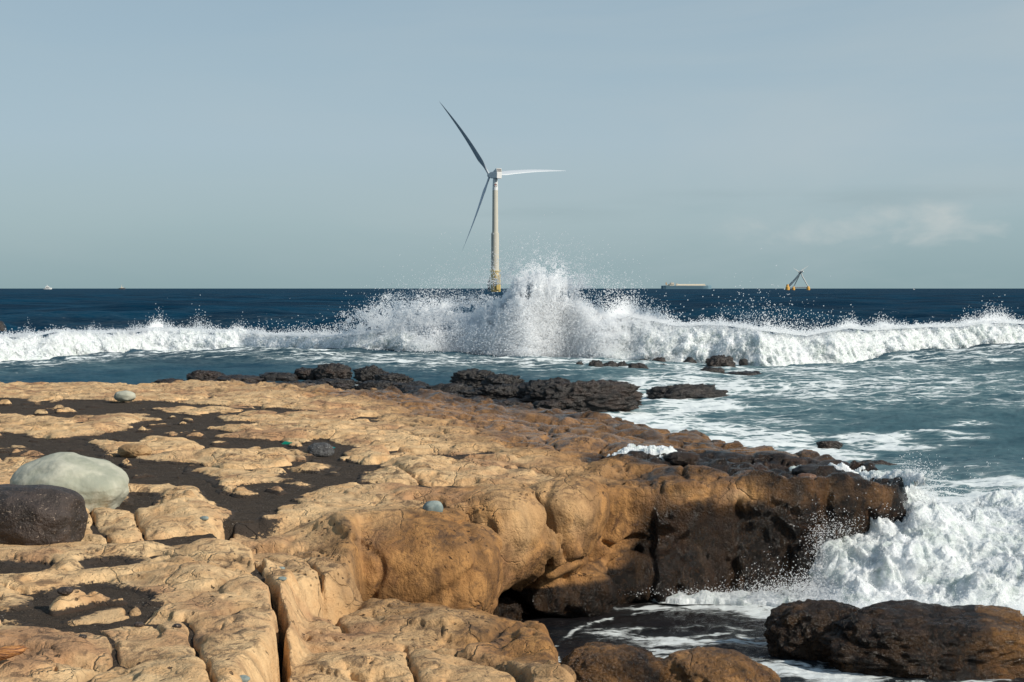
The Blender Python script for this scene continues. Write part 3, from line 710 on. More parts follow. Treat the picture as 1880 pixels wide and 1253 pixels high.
# remove loose inner bits hidden far under the top
xi, yi = np.clip(P[:, 0], 0, nx-1.001), np.clip(P[:, 1], 0, ny-1.001)
def samp(A):
    i = xi.astype(int); j = yi.astype(int); a = xi-i; b = yi-j; i1_ = np.minimum(i+1, nx-1); j1_ = np.minimum(j+1, ny-1)
    return A[i, j]*(1-a)*(1-b)+A[i1_, j]*a*(1-b)+A[i, j1_]*(1-a)*b+A[i1_, j1_]*a*b
vx, vy, vz = V[:, 0], V[:, 1], V[:, 2]
do_v = samp(dout); hv = samp(H)
# where the stone is brown, black with algae, wet
brown_pl = sdpoly(XX, YY, plan([(430,696),(640,722),(760,770),(850,795),(840,830),(960,850),(1080,900),(1000,960),(900,960),(700,1000),(900,1100),(1000,1300),(2300,1300),(2300,690),(430,690)], .9))
bw = samp(sst(.7, -.9, brown_pl + .7*fbm2(XX*1.0, YY*1.0, 4, 33)).astype(np.float32))
orange = sst(.9, .0, np.abs(do_v))*sst(6.0, 9, vy)*sst(13, 11.5, vy) + .45*sst(-1.6, -.2, vx)*sst(10, 8.5, vy)
brown = np.clip(.10 + .78*bw + .35*orange + .30*sst(.85, .3, vz) , 0, 1)
back_v = sst(-1.6, -.2, do_v)*sst(14, 17, vy)
brown = np.clip(brown + .35*back_v, 0, 1)
Emask = sst(.85, 1.25, vx)*sst(11.5, 12, vy)*sst(16.5, 14, vy)
tipband = np.exp(-((vz-.84)/.07)**2)*sst(1.3, 1.45, vx)*sst(2.2, 1.9, vx)*sst(-.30, -.05, do_v)*sst(-.2, .2, fbm3(vx*3, vy*3, vz*6, 3, 140)+.12)   # dry pale lip on top of the wet cliff
dark = Emask*(.46 + .30*sst(.88, .6, vz) + .65*fbm3(vx*1.6, vy*1.6, vz*1.6, 3, 141)) + .95*samp(sst(.25, -.15, shelf).astype(np.float32)) + .9*sst(.30, .10, vz)*sst(8.5, 9, vy) + .55*sst(-.55, -.05, do_v)*sst(18, 21, vy)*sst(.62, .40, vz)
dark = dark + .70*sst(-2.6, -.3, do_v)*sst(12.5, 15, vy)*np.clip(.55+1.1*fbm3(vx*.9, vy*.9, vz, 4, 143, .6), 0, 1)
dark = np.clip(dark + .35*sst(.55, .25, vz)*sst(.4, 1, vx) - 1.0*tipband, 0, 1)
brown = np.clip(brown - .7*tipband, 0, 1)
# damp purplish stain low on the foreground block
wet = np.clip(dark + .75*bw*sst(13, 16, vy) + .25*back_v + .3*Emask, 0, 1)
dust = np.clip(sst(.35, .0, samp(sds))*sst(.05, .0, vz-samp(ZS).astype(np.float32)) + .18*sst(.045, .0, vz-samp(ZS).astype(np.float32))*sst(7, 9, vy), 0, 1)*sst(.25, 0, np.abs(hv-vz))
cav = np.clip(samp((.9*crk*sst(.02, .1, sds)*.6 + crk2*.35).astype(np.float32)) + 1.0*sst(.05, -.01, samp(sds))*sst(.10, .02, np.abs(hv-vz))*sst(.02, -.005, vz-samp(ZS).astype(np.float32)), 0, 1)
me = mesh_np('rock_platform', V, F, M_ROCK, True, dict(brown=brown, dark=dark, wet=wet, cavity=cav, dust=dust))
rp = link('rock_platform', me); tag(rp, 'tan sandstone shore platform with an undercut wet brown cliff edge', 'rocky ground', kind='structure')
print('rock', len(V), len(F), round(time.time()-T0, 1))

# ground under the camera so that the platform does not end at the frame
def top_at(x, y):
    i = int(round((x/y-u0)/(u1-u0)*(NU_-1))); j = int(round((math.log(y)-math.log(4.3))/KY)); return float(H[min(max(i, 0), nx-1), min(max(j, 0), ny-1)])

# sand sheet
st = 2
xs2, ys2 = XX[::st, ::st], YY[::st, ::st]; sd2 = sds[::st, ::st]; do2 = dout[::st, ::st]
zsn = ZS[::st, ::st] + .006*fbm2(xs2*6, ys2*6, 3, 15) + .004*n2(xs2*20, ys2*20, 16)
zsn = np.where(sd2 > .5, zsn-.035*sst(.5, 1.2, sd2), zsn); zsn = zsn - .10*bwf[::st, ::st] - .3*sst(3.0, 4.0, sd2) - .3*sst(.2, -.2, brown_pl[::st, ::st]); zsn = np.where(do2 > -.4, zsn-.6, zsn); zsn = zsn - .5*sst(.15, -.05, A[::st, ::st]) - .3*sst(.1, -.05, B2[::st, ::st])
Fg = grid_faces(*xs2.shape); keep = ((sd2.ravel()[Fg] < 4).all(1)) & ((do2.ravel()[Fg] < -.3).all(1))
me = mesh_np('black_sand', np.stack([xs2, ys2, zsn], -1).reshape(-1, 3), Fg[keep], M_SAND)
sd = link('black_sand', me); tag(sd, 'dark volcanic sand filling the hollows of the rock platform', 'sand', kind='structure')
print('sand', round(time.time()-T0, 1))

# ================================================================== LOOSE ROCKS
import bmesh
def ico(sub):
    bm = bmesh.new(); bmesh.ops.create_icosphere(bm, subdivisions=sub, radius=1.0)
    v = np.array([x.co[:] for x in bm.verts], np.float32); f_ = np.array([[q.index for q in p.verts] for p in bm.faces], np.int32); bm.free(); return v, f_
ICO = {s: ico(s) for s in (3, 4, 5, 6)}
def rock(name, c, r, seed, mat, label, cat='rock', sub=5, amp=.22, rough=.10, rot=0.0, group=None, flat=.0, crag=0.0, p=2.3, shape=None, stone=None):
    v, f_ = ICO[sub]; v = v.copy()
    n = np.linalg.norm(np.abs(v)**1, axis=1); q = (np.abs(v)**p).sum(1)**(1/p); v = v/q[:, None]
    if shape is not None: v = shape(v)
    s = seed*13.7
    d = amp*fbm3(v[:, 0]*1.1+s, v[:, 1]*1.1, v[:, 2]*1.1, 2, seed) + rough*fbm3(v[:, 0]*3+s, v[:, 1]*3, v[:, 2]*3, 4, seed+3, bil=True)
    if crag:
        g1_, g2_ = worley3(v[:, 0]*1.7+s, v[:, 1]*1.7, v[:, 2]*1.7, seed+5)
        d += crag*.7*(.5-g1_) - crag*.35*sst(.10, 0, g2_-g1_) + crag*1.1*fbm3(v[:, 0]*5+s, v[:, 1]*5, v[:, 2]*5, 5, seed+9, .65, bil=True)
    v = v*(1+d)[:, None]
    v = v*np.array(r, np.float32)
    if flat: v[:, 2] = np.maximum(v[:, 2], -r[2]*flat)
    ca, sa = math.cos(rot), math.sin(rot)
    v = np.stack([v[:, 0]*ca-v[:, 1]*sa, v[:, 0]*sa+v[:, 1]*ca, v[:, 2]], 1)
    at_d = None
    if stone:
        nn_ = fbm3(v[:, 0]*2.5+s, v[:, 1]*2.5, v[:, 2]*2.5, 4, seed+21, .6); dk_ = stone[1] + .6*nn_ - (stone[3]*sst(.1, .7, v[:, 0]/r[0]) if len(stone) > 3 else 0)  # optional last value lightens the right end: sunlit side painted into the tone
        at_d = dict(brown=np.full(len(v), stone[0]), dark=np.clip(dk_, 0, 1), wet=np.full(len(v), stone[2]), cavity=np.zeros(len(v)), dust=np.zeros(len(v)))
    me = mesh_np(name, v, f_, M_ROCK if stone else mat, attrs=at_d); o = link(name, me); o.location = c; tag(o, label, cat, group); return o

# rocks on the platform
def onplat(px, py, z): x, y = at(px, py, z); return x, y
x, y = onplat(128, 935, .97)
rock('boulder', (x, y+.05, 1.13), (.42, .36, .25), 3, M_PALEB, 'smooth pale grey green boulder resting on the black sand behind the dark stone', 'boulder', 6, .16, .035, R(-8), p=2.4,
     shape=lambda v: np.stack([v[:, 0], v[:, 1], v[:, 2]*(1-.38*np.clip(v[:, 0]+.05, 0, 1)*(v[:, 2] > 0)-.18*np.clip(-v[:, 0], 0, 1)*(v[:, 2] > 0))], 1))
x, y = onplat(45, 1000, .97)
rock('boulder', (x-.06, y+.12, 1.10), (.40, .28, .23), 8, M_DARKB, 'dark purplish brown speckled boulder cut by the left edge in front of the pale one', 'boulder', 6, .16, .03, R(-14), p=2.6)
x, y = onplat(230, 738, .85)
rock('stone', (x, y, .935), (.16, .12, .085), 12, M_PALEB, 'small rounded pale stone lying alone on the far black sand', 'stone', 4, .14, .03, p=2.4)
x, y = onplat(247, 838, .96)
rock('stone', (x, y, 1.01), (.17, .12, .075), 14, M_TANB, 'brown egg shaped stone wedged between pale domes left of centre', 'stone', 5, .10, .10, R(-25))
bp = atY(795, 937, 10.05)
rock('stone', (bp.x, bp.y, bp.z+.01), (.072, .060, .058), 17, M_PEBBLE, 'small blue grey stone perched on the big orange rim block', 'stone', 4, .14, .03, p=2.2)
x, y = onplat(585, 836, .95)
rock('stone', (x+.02, y, .99), (.13, .13, .085), 19, boulder_material('grey_lava_stone', (.04, .04, .042), (.09, .09, .09), (.4, .4, .4), .8, .03, 12), 'dark grey speckled stone set in a sand hollow beside the cracked dome', 'stone', 5, .16, .12)
# low rocks in the pool
def sea_rock(px, py, wpx, hpx, seed, mat, label, depth=.7, z=0.0, **kw):
    """px, py: centre of the waterline in the photo; wpx,hpx: width and height above water in photo pixels"""
    x, y = at(px, py, z); s = y/FPX; rx = wpx*s/2; h = hpx*s
    kw.setdefault('group', None)
    rz = max(h*.75, rx*.35)
    return rock(kw.pop('name', 'rock'), (x, y+rx*depth*.6, h-rz), (rx*1.02, rx*depth, rz), seed, mat, label, **kw)
sea_rock(1515, 1200, 200, 84, 23, M_WETB, 'dark wet rounded rock in the pool, left one of the pair below the white surge', .85, amp=.20, rough=.15, crag=.06, stone=(1, .78, .95), sub=6, p=2.3)
sea_rock(1730, 1224, 410, 92, 27, M_WETB, 'large dark wet rock with glittering right end in front of the white surge', .55, amp=.24, rough=.16, crag=.06, stone=(1, .74, .95, .38), sub=6, p=2.7)
sea_rock(1128, 1290, 225, 92, 31, M_WETO, 'smooth damp brown rock at the bottom edge beside the foreground block', .75, amp=.16, rough=.10, crag=.05, stone=(.95, .40, .8), sub=6)
sea_rock(1318, 1290, 235, 90, 33, M_WETO, 'peaked damp brown rock at the bottom edge right of the smooth one', .75, amp=.18, rough=.12, crag=.05, stone=(.9, .30, .7), sub=6, p=1.8)

# black reef rocks behind the platform
GR = 'black reef rocks in the surf'
reef = [ # px, base py, width, height px, material, seed, label, crag, sub, p
 (1070, 747, 195, 56, 1, 41, 'largest black rock, a long hump sloping to the right just behind the platform', .16, 6, 2.6),
 (1010, 742, 110, 56, 0, 42, 'craggy black rock at the left foot of the long hump', .24, 5, 2.3),
 (930, 738, 150, 36, 0, 43, 'jagged black rock mass left of the long hump', .30, 6, 2.3),
 (870, 706, 80, 32, 0, 44, 'upright knobbly black rock standing in front of the big splash', .30, 5, 2.5),
 (925, 710, 74, 26, 0, 45, 'low knobbly black rock right of the upright one', .30, 5, 2.3),
 (820, 728, 110, 26, 0, 46, 'low craggy black rock between the surf channels', .30, 5, 2.3),
 (760, 718, 80, 16, 0, 47, 'thin dark ledge of rock in the surf channel', .30, 5, 2.3),
 (720, 700, 70, 16, 0, 58, 'thin dark rock ledge right of the brown domed rock', .30, 5, 2.3),
 (612, 694, 66, 31, 1, 48, 'domed brown black rock, tallest of the left cluster', .12, 5, 2.3),
 (565, 693, 52, 21, 1, 49, 'rounded dark rock left of the domed brown one', .12, 5, 2.3),
 (680, 697, 58, 28, 0, 50, 'knobbly black rock right of the domed brown one', .28, 5, 2.3),
 (510, 694, 70, 12, 0, 51, 'flat dark rock farthest left of the far cluster', .18, 4, 2.3),
 (610, 708, 90, 14, 0, 52, 'low dark wet rock in front of the domed brown one', .25, 5, 2.3),
 (690, 712, 80, 14, 0, 53, 'low dark wet rock in front of the knobbly black one', .25, 5, 2.3),
 (375, 700, 66, 22, 1, 54, 'brown black slab lifting from the left back edge of the platform', .14, 5, 2.6),
 (430, 704, 90, 16, 1, 55, 'low brown slab right of the lifted slab', .14, 5, 2.6),
 (310, 704, 60, 9, 1, 56, 'small low brown slab at the back edge of the platform', .14, 4, 2.6),
 (990, 722, 90, 22, 0, 57, 'black rock ledge tucked behind the long hump', .30, 5, 2.3),
 (790, 735, 100, 18, 0, 59, 'low black rubble ledge at the back edge of the brown shelf', .30, 5, 2.3),
 (1065, 681, 15, 13, 0, 61, 'small square black rock at the left end of the thin row', .25, 4, 2.3),
 (1094, 682, 28, 15, 0, 62, 'lumpy black rock second in the thin row', .28, 4, 2.3),
 (1122, 680, 28, 12, 0, 63, 'low black rock third in the thin row', .28, 4, 2.3),
 (1143, 679, 20, 11, 0, 64, 'small black rock fourth in the thin row', .28, 4, 2.3),
 (1170, 684, 36, 13, 0, 65, 'pointed low black rock at the right end of the thin row', .28, 4, 2.3),
 (1182, 670, 22, 8, 0, 66, 'tiny black rock behind the thin row', .28, 4, 2.3),
 (1210, 670, 28, 10, 1, 67, 'small dark rock touching the foot of the breaking wave', .28, 4, 2.3),
 (1214, 678, 28, 7, 0, 68, 'tiny flat black rock in front of the wave foot', .28, 4, 2.3),
 (1267, 673, 26, 13, 0, 69, 'small pyramid shaped black rock in the surf', .10, 4, 1.6),
 (1325, 678, 52, 18, 1, 70, 'dark rock with a pale crusted top before the wave', .24, 5, 2.3),
 (1365, 672, 16, 10, 0, 71, 'small lone black knob right of the crusted rock', .20, 4, 2.3),
 (1310, 691, 44, 13, 0, 72, 'low smooth black rock awash below the crusted one', .12, 4, 2.3),
 (1370, 692, 80, 7, 0, 73, 'long flat dark rock awash on the right', .15, 4, 2.3),
 (1262, 725, 150, 22, 0, 74, 'long low black rock with water pouring round it', .22, 5, 2.3),
 (1525, 822, 44, 14, 1, 75, 'brown rock just breaking the foam right of the platform', .18, 5, 2.3),
 (1605, 866, 110, 20, 1, 76, 'wet dark rock on the seaward rim of the cliff head', .20, 5, 2.3),
]
for px, py, w, h, mm, sd_, lab, crag, sub, p in reef:
    dp = .6 if w < 100 else .38
    h *= 1.3 if py < 695 and 1050 < px < 1420 else .82
    sea_rock(px, py, w, h, sd_, (M_BLACKR, M_BLACKR2)[mm], lab, dp, amp=.30, rough=.26, crag=crag, sub=sub, p=p, group=GR, flat=0)
rb = random.Random(4)
rub = [(480, 712), (560, 716), (700, 722), (800, 738), (900, 748), (1010, 752), (1060, 748), (1000, 735), (880, 724), (760, 706), (650, 704), (540, 704)]
def inside_poly(px, py, P):
    c = False
    for i in range(len(P)):
        (ax_, ay_), (bx_, by_) = P[i], P[(i+1) % len(P)]
        if (ay_ > py) != (by_ > py) and px < (bx_-ax_)*(py-ay_)/(by_-ay_)+ax_: c = not c
    return c
nr = 0
while nr < 36:
    px, py = rb.uniform(480, 1070), rb.uniform(704, 752)
    if not inside_poly(px, py, rub): continue
    w_ = rb.uniform(16, 70); sea_rock(px, py, w_, w_*rb.uniform(.12, .26), 200+nr, (M_BLACKR, M_BLACKR2)[rb.random() < .35], 'small wet black rock in the rubble between the platform edge and the larger reef rocks', .7, amp=.32, rough=.3, crag=.25, sub=4, p=2.2, group='black rubble behind the platform'); nr += 1
x, y = at(-8, 625, 0)
rock('rock', (x, y, .4), (.55, .5, .62), 79, M_BLACKR, 'dark rock cut by the left edge of the view behind the wave', 'rock', 4, .2, .1, group=GR)
# stones on the wet shelf
for i, (px, py, zz_, w, lab) in enumerate([(1405, 868, .86, .11, 'rounded brown stone half awash on the wet shelf'), (1490, 862, .84, .18, 'long dark rounded rock on the wet shelf near the cliff head'), (1330, 852, .84, .15, 'low dark hump left of the brown stone on the wet shelf'),
        (1480, 884, .9, .09, 'small orange stone on the cliff lip beside the blue puddle'), (1250, 850, .84, .17, 'flat dark wet hump beside the foam patch on the shelf')]):
    x, y = at(px, py, zz_); rock('stone', (x, y, top_at(x, y)+w*.12), (w, w*.75, w*.42), 90+i, M_WETO if i in (0, 3) else M_WETB, lab, 'stone', 5, .25, .16, crag=.08)
# pebbles
GP = 'pebbles lying in the rock cracks'
for i, (px, py, zz_, r_, lab) in enumerate([(517, 1146, .62, .022, 'small grey pebble in the long crack, upper one'), (518, 1172, .60, .018, 'small grey pebble in the middle of the long crack'), (519, 1203, .60, .024, 'blue grey pebble in the long crack, lowest one'),
        (445, 1243, 1.02, .030, 'dark blue pebble in a hollow at the bottom edge left of the crack'), (255, 1137, 1.02, .024, 'small dark stone chip on the pale foreground rock, left one'), (325, 1144, 1.02, .022, 'small dark stone chip on the pale foreground rock, right one'),
        (375, 952, 1.03, .030, 'grey shell like pebble on the pointed pale dome'), (152, 1182, 1.0, .02, 'tiny dark green pebble at the edge of a pale dome'), (120, 1118, .98, .04, 'flat dark stone on the foreground sand patch')]):
    x, y = at(px, py, zz_); h_ = max(top_at(x, y), .5); rock('pebble', (x, y, h_+r_*.25), (r_, r_*.8, r_*.5), 110+i, M_PEBBLE if i not in (4, 5, 7, 8) else M_DARKB, lab, 'pebble', 3, .15, .05, group=GP)
# driftwood and litter
x, y = at(14, 1226, 1.0); zt = top_at(x, y)
k = NT('weathered_wood'); wv_ = k.noise(k.map(k.pos, (6, 6, 60)), 3, 6)[0]; k.set('Base Color', k.mix(k.ramp(wv_, .35, .65), (.10, .035, .015, 1), (.45, .20, .06, 1))); k.set('Roughness', .6); k.set('Normal', k.bump(wv_, .01)); M_WOOD = k.m
v, f_ = ICO[5]; v = v.copy(); v *= (1+.25*fbm3(v[:, 0]*2, v[:, 1]*5, v[:, 2]*5, 3, 3, bil=True))[:, None]; v *= np.array([.105, .032, .026])
o = link('driftwood', mesh_np('driftwood', v, f_, M_WOOD)); o.location = (x-.03, y, zt+.03); o.rotation_euler = (0, R(-10), R(14)); tag(o, 'rusty orange piece of driftwood in a hollow at the bottom left', 'driftwood')
for i, (px, py, cc, lab) in enumerate([(526, 819, (.0, .16, .10), 'green scrap of plastic in the sand by the pale dome'), (605, 822, (.0, .25, .27), 'turquoise scrap of plastic behind the dark grey stone')]):
    x, y = at(px, py, .96); m = MB(); m.tube([(-.05, 0, 0), (-.02, .01, .012), (.02, 0, .008), (.06, -.012, .014)], [.006, .022, .018, .004], 8, sq=.35)
    o = m.build('plastic_scrap', simple('plastic_%s' % ('green', 'turquoise')[i], cc, .35), None, True); o.location = (x, y, top_at(x, y)+.035 if i else .98); tag(o, lab, 'litter')

# puddles on the platform
GPU = 'rain and sea puddles on the rock'
for i, (px, py, zz_, rx, ry, lab) in enumerate([(1457, 880, .86, .10, .16, 'small blue puddle between wet stones on the cliff lip'), (1290, 857, .82, .35, .22, 'shallow puddle on the wet shelf'), (785, 1099, .72, .16, .12, 'blue puddle on the foreground block'),
       (820, 764, .84, .22, .3, 'small bright puddle far back on the brown rock'), (845, 822, .9, .2, .18, 'puddle in a hollow in the middle of the platform'), (1090, 852, .86, .3, .2, 'shiny puddle beside the wet shelf'), (900, 800, .9, .4, .3, 'thin film of water on brown domes')]):
    x, y = at(px, py, zz_); t = np.linspace(0, 2*np.pi, 40, endpoint=False); rr = 1+.25*n2(np.cos(t)*1.5+i*5, np.sin(t)*1.5, 3)
    best = min(((top_at(x+dx, y+dy), dx, dy) for dx in np.linspace(-.4, .4, 17) for dy in np.linspace(-.4, .4, 17))); x += best[1]; y += best[2]; hz = best[0]+.028
    V_ = [(0, 0, 0)]+[(math.cos(a)*rx*q, math.sin(a)*ry*q, 0) for a, q in zip(t, rr)]
    F_ = [(0, 1+j, 1+(j+1) % 40) for j in range(40)]
    o = link('puddle', mesh_np('puddle', V_, np.array(F_), M_POOLW)); o.location = (x, y, hz); tag(o, lab, 'puddle', GPU)
print('rocks', round(time.time()-T0, 1))

# ================================================================== BREAKING WAVE
NS, NTt = 2300, 130
spx = np.linspace(-620, 2520, NS); bx, by = base_curve(spx)
cy_ = np.interp(spx, CPX, CPY)
# crest height in metres over its base distance
hgt = np.zeros(NS)
wd = 2.2
for i in range(NS):
    hgt[i] = atY(spx[i], cy_[i]+3, by[i]+1.6).z
tt = np.linspace(0, 1, NTt)
S, Tt = np.meshgrid(np.arange(NS), tt, indexing='ij')
hh = hgt[:, None]; 
sh = np.where(tt < .52, np.sin(np.clip(tt/.52, 0, 1)*np.pi/2)**.9, np.cos(np.clip((tt-.52)/.48, 0, 1)*np.pi/2)**1.2)
Yw = by[:, None] + tt[None, :]*(2.4+.55*hh) ; Zw = hh*sh[None, :] - .12
Xw = bx[:, None] + 0*Yw
nyv = -np.where(tt < .5, np.cos(tt/.5*np.pi/2), -np.sin((tt-.5)/.5*np.pi/2))[None, :]; nzv = np.sqrt(1-nyv**2)
env = np.minimum(1, tt/.06)[None, :]*np.minimum(1, (1-tt)/.1)[None, :]
dpl = .50*fbm3(Xw*.8, Yw*.8, Zw*.9, 2, 201, bil=True) + .42*fbm3(Xw*2.2, Yw*2.2, Zw*2.2, 4, 205, .6, bil=True) + .16*fbm3(Xw*8, Yw*8, Zw*8, 4, 209, .6, bil=True)
dpl = (dpl*env*(.55+.30*hh)).astype(np.float32)
Yw = Yw + nyv*dpl; Zw = Zw + nzv*dpl*.8; Xw = Xw + .5*dpl*fbm3(Xw*2, Yw*2, Zw*2, 2, 220)
me = mesh_np('breaking_wave', np.stack([Xw, Yw, Zw], -1).reshape(-1, 3), grid_faces(NS, NTt), M_FOAM)
bw_o = link('breaking_wave', me); tag(bw_o, 'long white breaking wave with a high burst of foam in the middle', 'wave', kind='stuff')

# points -> spheres
def points(name, P, r, mat, label, cat, RS=.8):
    r = np.minimum(r, np.median(r)*2.3)*RS; me = mesh_np(name, P, np.zeros((0, 4), np.int32), mat, attrs=dict(rad=r)); o = link(name, me)
    ng = bpy.data.node_groups.new(name+'_points', 'GeometryNodeTree')
    ng.interface.new_socket('Geometry', in_out='INPUT', socket_type='NodeSocketGeometry'); ng.interface.new_socket('Geometry', in_out='OUTPUT', socket_type='NodeSocketGeometry')
    a = ng.nodes.new('NodeGroupInput'); b = ng.nodes.new('NodeGroupOutput'); c = ng.nodes.new('GeometryNodeMeshToPoints'); d = ng.nodes.new('GeometryNodeInputNamedAttribute'); e = ng.nodes.new('GeometryNodeSetMaterial')
    d.data_type = 'FLOAT'; d.inputs[0].default_value = 'rad'; e.inputs['Material'].default_value = mat
    ng.links.new(a.outputs[0], c.inputs['Mesh']); ng.links.new(d.outputs[0], c.inputs['Radius']); ng.links.new(c.outputs[0], e.inputs[0]); ng.links.new(e.outputs[0], b.inputs[0])
    md = o.modifiers.new('points', 'NODES'); md.node_group = ng
    tag(o, label, cat, kind='stuff'); return o
Pp, Rr = [], []
def emit(px, py, Y, rad):
    a = (px-940)/FPX; b = -(py-626.5)/FPX; t = Y/(cp+b*sp_)
    Pp.append(np.stack([a*t, Y*np.ones_like(a), CAMZ+(-sp_+b*cp)*t], 1)); Rr.append(rad*np.ones(len(a)))
def Yof(px): return base_curve(px)[1]+1.7
r_ = rng
# ragged crest all along
n = 90000; px = r_.uniform(-200, 2080, n); c = np.interp(px, CPX, CPY)
act = fbm2(px*.03, px*0+1.7, 4, 301)*.5+.5; hgtp = 3+26*np.clip(act-.35, 0, 1)**1.5
py = c + 7 - r_.exponential(1, n)*hgtp*.55
emit(px, py, Yof(px)+r_.normal(0, .35, n), np.exp(r_.normal(np.log(.013), .45, n)))
# body of the burst: dense plume from the water up to its ragged top
n = 2000000; px = r_.normal(975, 78, n)
topc = np.interp(px, [760, 800, 840, 880, 905, 930, 960, 1000, 1035, 1055, 1080, 1110, 1150], [606, 604, 600, 588, 574, 552, 532, 519, 528, 550, 568, 579, 587])
topc = topc+26*fbm2(px*.06, px*0+4, 4, 6, .6)
hfrac = r_.random(n)**1.0; lowp = 652; Yp = Yof(px)+.15+r_.normal(0, .62, n)*(1.25-.4*hfrac)
py = lowp+(topc-lowp)*hfrac*1.03*(1+.07*r_.normal(0, 1, n)*hfrac)
cl = fbm3(px*.022, py*.030, Yp*.7, 5, 347, .6); kp_ = (cl > -.70+1.10*np.clip(hfrac-.22, 0, 1)**1.1) & (px > 770) & (px < 1140); emit(px[kp_], py[kp_], Yp[kp_], np.exp(r_.normal(np.log(.0088), .55, kp_.sum())))
# filaments shooting out of the burst
for i in range(420):
    a0 = np.clip(r_.normal(990, 36), 915, 1065); base_y = np.interp(a0, [925, 960, 1000, 1035, 1062], [558, 538, 527, 537, 566])+r_.uniform(-2, 45); ang = r_.normal((a0-975)*.008, .3); ln = min(r_.gamma(2.2, 7), 34)
    m = int(40+ln*5); t = r_.random(m)**.8; cv = r_.normal(0, .10)
    px = a0+np.sin(ang+cv*t)*ln*t+r_.normal(0, 1.2+2.8*t, m); py = base_y-np.cos(ang)*ln*t+r_.normal(0, 1.5+3*t, m)
    emit(px, py, Yof(px)+r_.normal(0, .5), np.exp(r_.normal(np.log(.016), .5, m)))
# fine mist high above
n = 9000; px = r_.normal(965, 80, n); py = 522-np.abs(r_.exponential(24, n)); kp_ = py > 425
emit(px[kp_], py[kp_], Yof(px[kp_])+r_.normal(0, 1, kp_.sum()), np.exp(r_.normal(np.log(.0075), .5, kp_.sum())))
n = 22000; px = r_.normal(1000, 40, n); py = 530-r_.exponential(17, n); cl = fbm2(px*.05, py*.05, 3, 321); kp_ = cl > -.05
emit(px[kp_], py[kp_], Yof(px[kp_]), np.exp(r_.normal(np.log(.010), .5, kp_.sum())))
# left fan of heavy drops and its fine haze of spray
for i in range(230):
    cx, cy = r_.normal(735, 48), r_.normal(580, 14)
    cy += -(cx-735)*.10; m = int(r_.gamma(2, 22)); s_ = r_.gamma(2, 2.2)
    px = cx+r_.normal(0, s_*1.5, m); py = cy+r_.normal(0, s_, m); emit(px, py, Yof(px)+r_.normal(0, .6), np.exp(r_.normal(np.log(.019), .45, m)))
n = 26000; px = r_.uniform(655, 905, n); tq = (px-655)/250; low = np.interp(px, CPX, CPY)+5; hi = 598-58*tq**.9-6
q = r_.beta(1.1, 1.9, n); py = low+(hi-low)*q*(1.05+.5*n2(px*.06, px*0+8, 9)) - r_.exponential(4, n); cl = fbm2(px*.035, py*.05, 4, 331, .6); kp_ = (cl > .02-.25*tq+.15*(q-.5))
emit(px[kp_], py[kp_], Yof(px[kp_])+r_.normal(0, .6, kp_.sum()), np.exp(r_.normal(np.log(.009), .5, kp_.sum())))
n = 9000; px = r_.normal(800, 60, n); py = r_.normal(570, 24, n); emit(px, py, Yof(px), np.exp(r_.normal(np.log(.010), .4, n)))
# right flank: small jets
for cx, hgt_, sx, m in ((1150, 20, 22, 5000), (1105, 35, 30, 2600), (1215, 14, 16, 1300), (1405, 36, 40, 1100), (1480, 20, 30, 500), (1832, 14, 14, 1500), (1810, 10, 8, 900), (1780, 9, 10, 800), (1620, 9, 14, 900), (1560, 9, 12, 900), (290, 10, 10, 1500), (365, 14, 6, 500), (600, 12, 60, 1500), (440, 8, 8, 700), (1060, 22, 26, 2500)):
    px = r_.normal(cx, sx, m); py = np.interp(px, CPX, CPY)+3-r_.exponential(.55, m)*hgt_; emit(px, py, Yof(px), np.exp(r_.normal(np.log(.013), .5, m)))
# fuzzy skin on the face of the roll
jx = np.clip(np.searchsorted(spx, r_.normal(965, 95, 200000)), 0, NS-1); jt = (r_.beta(1.4, 1.3, len(jx))*.80*NTt).astype(int); W4 = np.stack([Xw, Yw, Zw], -1)[jx, jt]
W4 = W4 + r_.normal(0, .05, W4.shape); W4[:, 1] -= r_.exponential(.16, len(jx)); W4[:, 2] += r_.exponential(.05, len(jx)); W4 = W4[W4[:, 2] > .03]; Pp.append(W4); Rr.append(np.exp(r_.normal(np.log(.016), .4, len(W4))))
idx_ = r_.integers(0, NS*NTt, 420000); W3 = np.stack([Xw, Yw, Zw], -1).reshape(-1, 3)[idx_]; W3 = W3+r_.normal(0, .045, W3.shape); kp_ = (idx_ % NTt < NTt*.62) & (W3[:, 2] > .02)
Pp.append(W3[kp_]); Rr.append(np.exp(r_.normal(np.log(.013), .4, kp_.sum())))
points('sea_spray', np.concatenate(Pp), np.concatenate(Rr), M_DROP, 'white spray and drops thrown up by the breaking wave', 'spray')
# fine mist hanging in the burst: a closed cloud of thin white haze
mxp = np.linspace(715, 1120, 150); mb = base_curve(mxp)
mt = np.interp(mxp, [715, 760, 800, 840, 880, 905, 930, 960, 1000, 1035, 1055, 1080, 1120], [606, 600, 596, 588, 576, 562, 540, 520, 510, 524, 556, 574, 590])
zt_m = np.array([atY(a_, b_, y_+1.9).z for a_, b_, y_ in zip(mxp, mt, mb[1])])
ph = np.linspace(0, 2*np.pi, 60, endpoint=False)
Am, Pm = np.meshgrid(np.arange(150), ph, indexing='ij')
rz_ = (zt_m/2+.12)[:, None]; e_ = np.sqrt(np.clip(np.minimum(np.arange(150), np.arange(149, -1, -1))/14., 0, 1))[:, None]
Xm = mb[0][:, None]*(1+1.9/mb[1][:, None])+0*Pm; Ym = mb[1][:, None]+1.9+1.0*np.cos(Pm)*e_; Zm = (zt_m/2)[:, None]-.06+rz_*np.sin(Pm)*e_
nm = fbm3(Xm*1.3, Ym*1.3, Zm*1.3, 4, 611, .6)*.55*e_
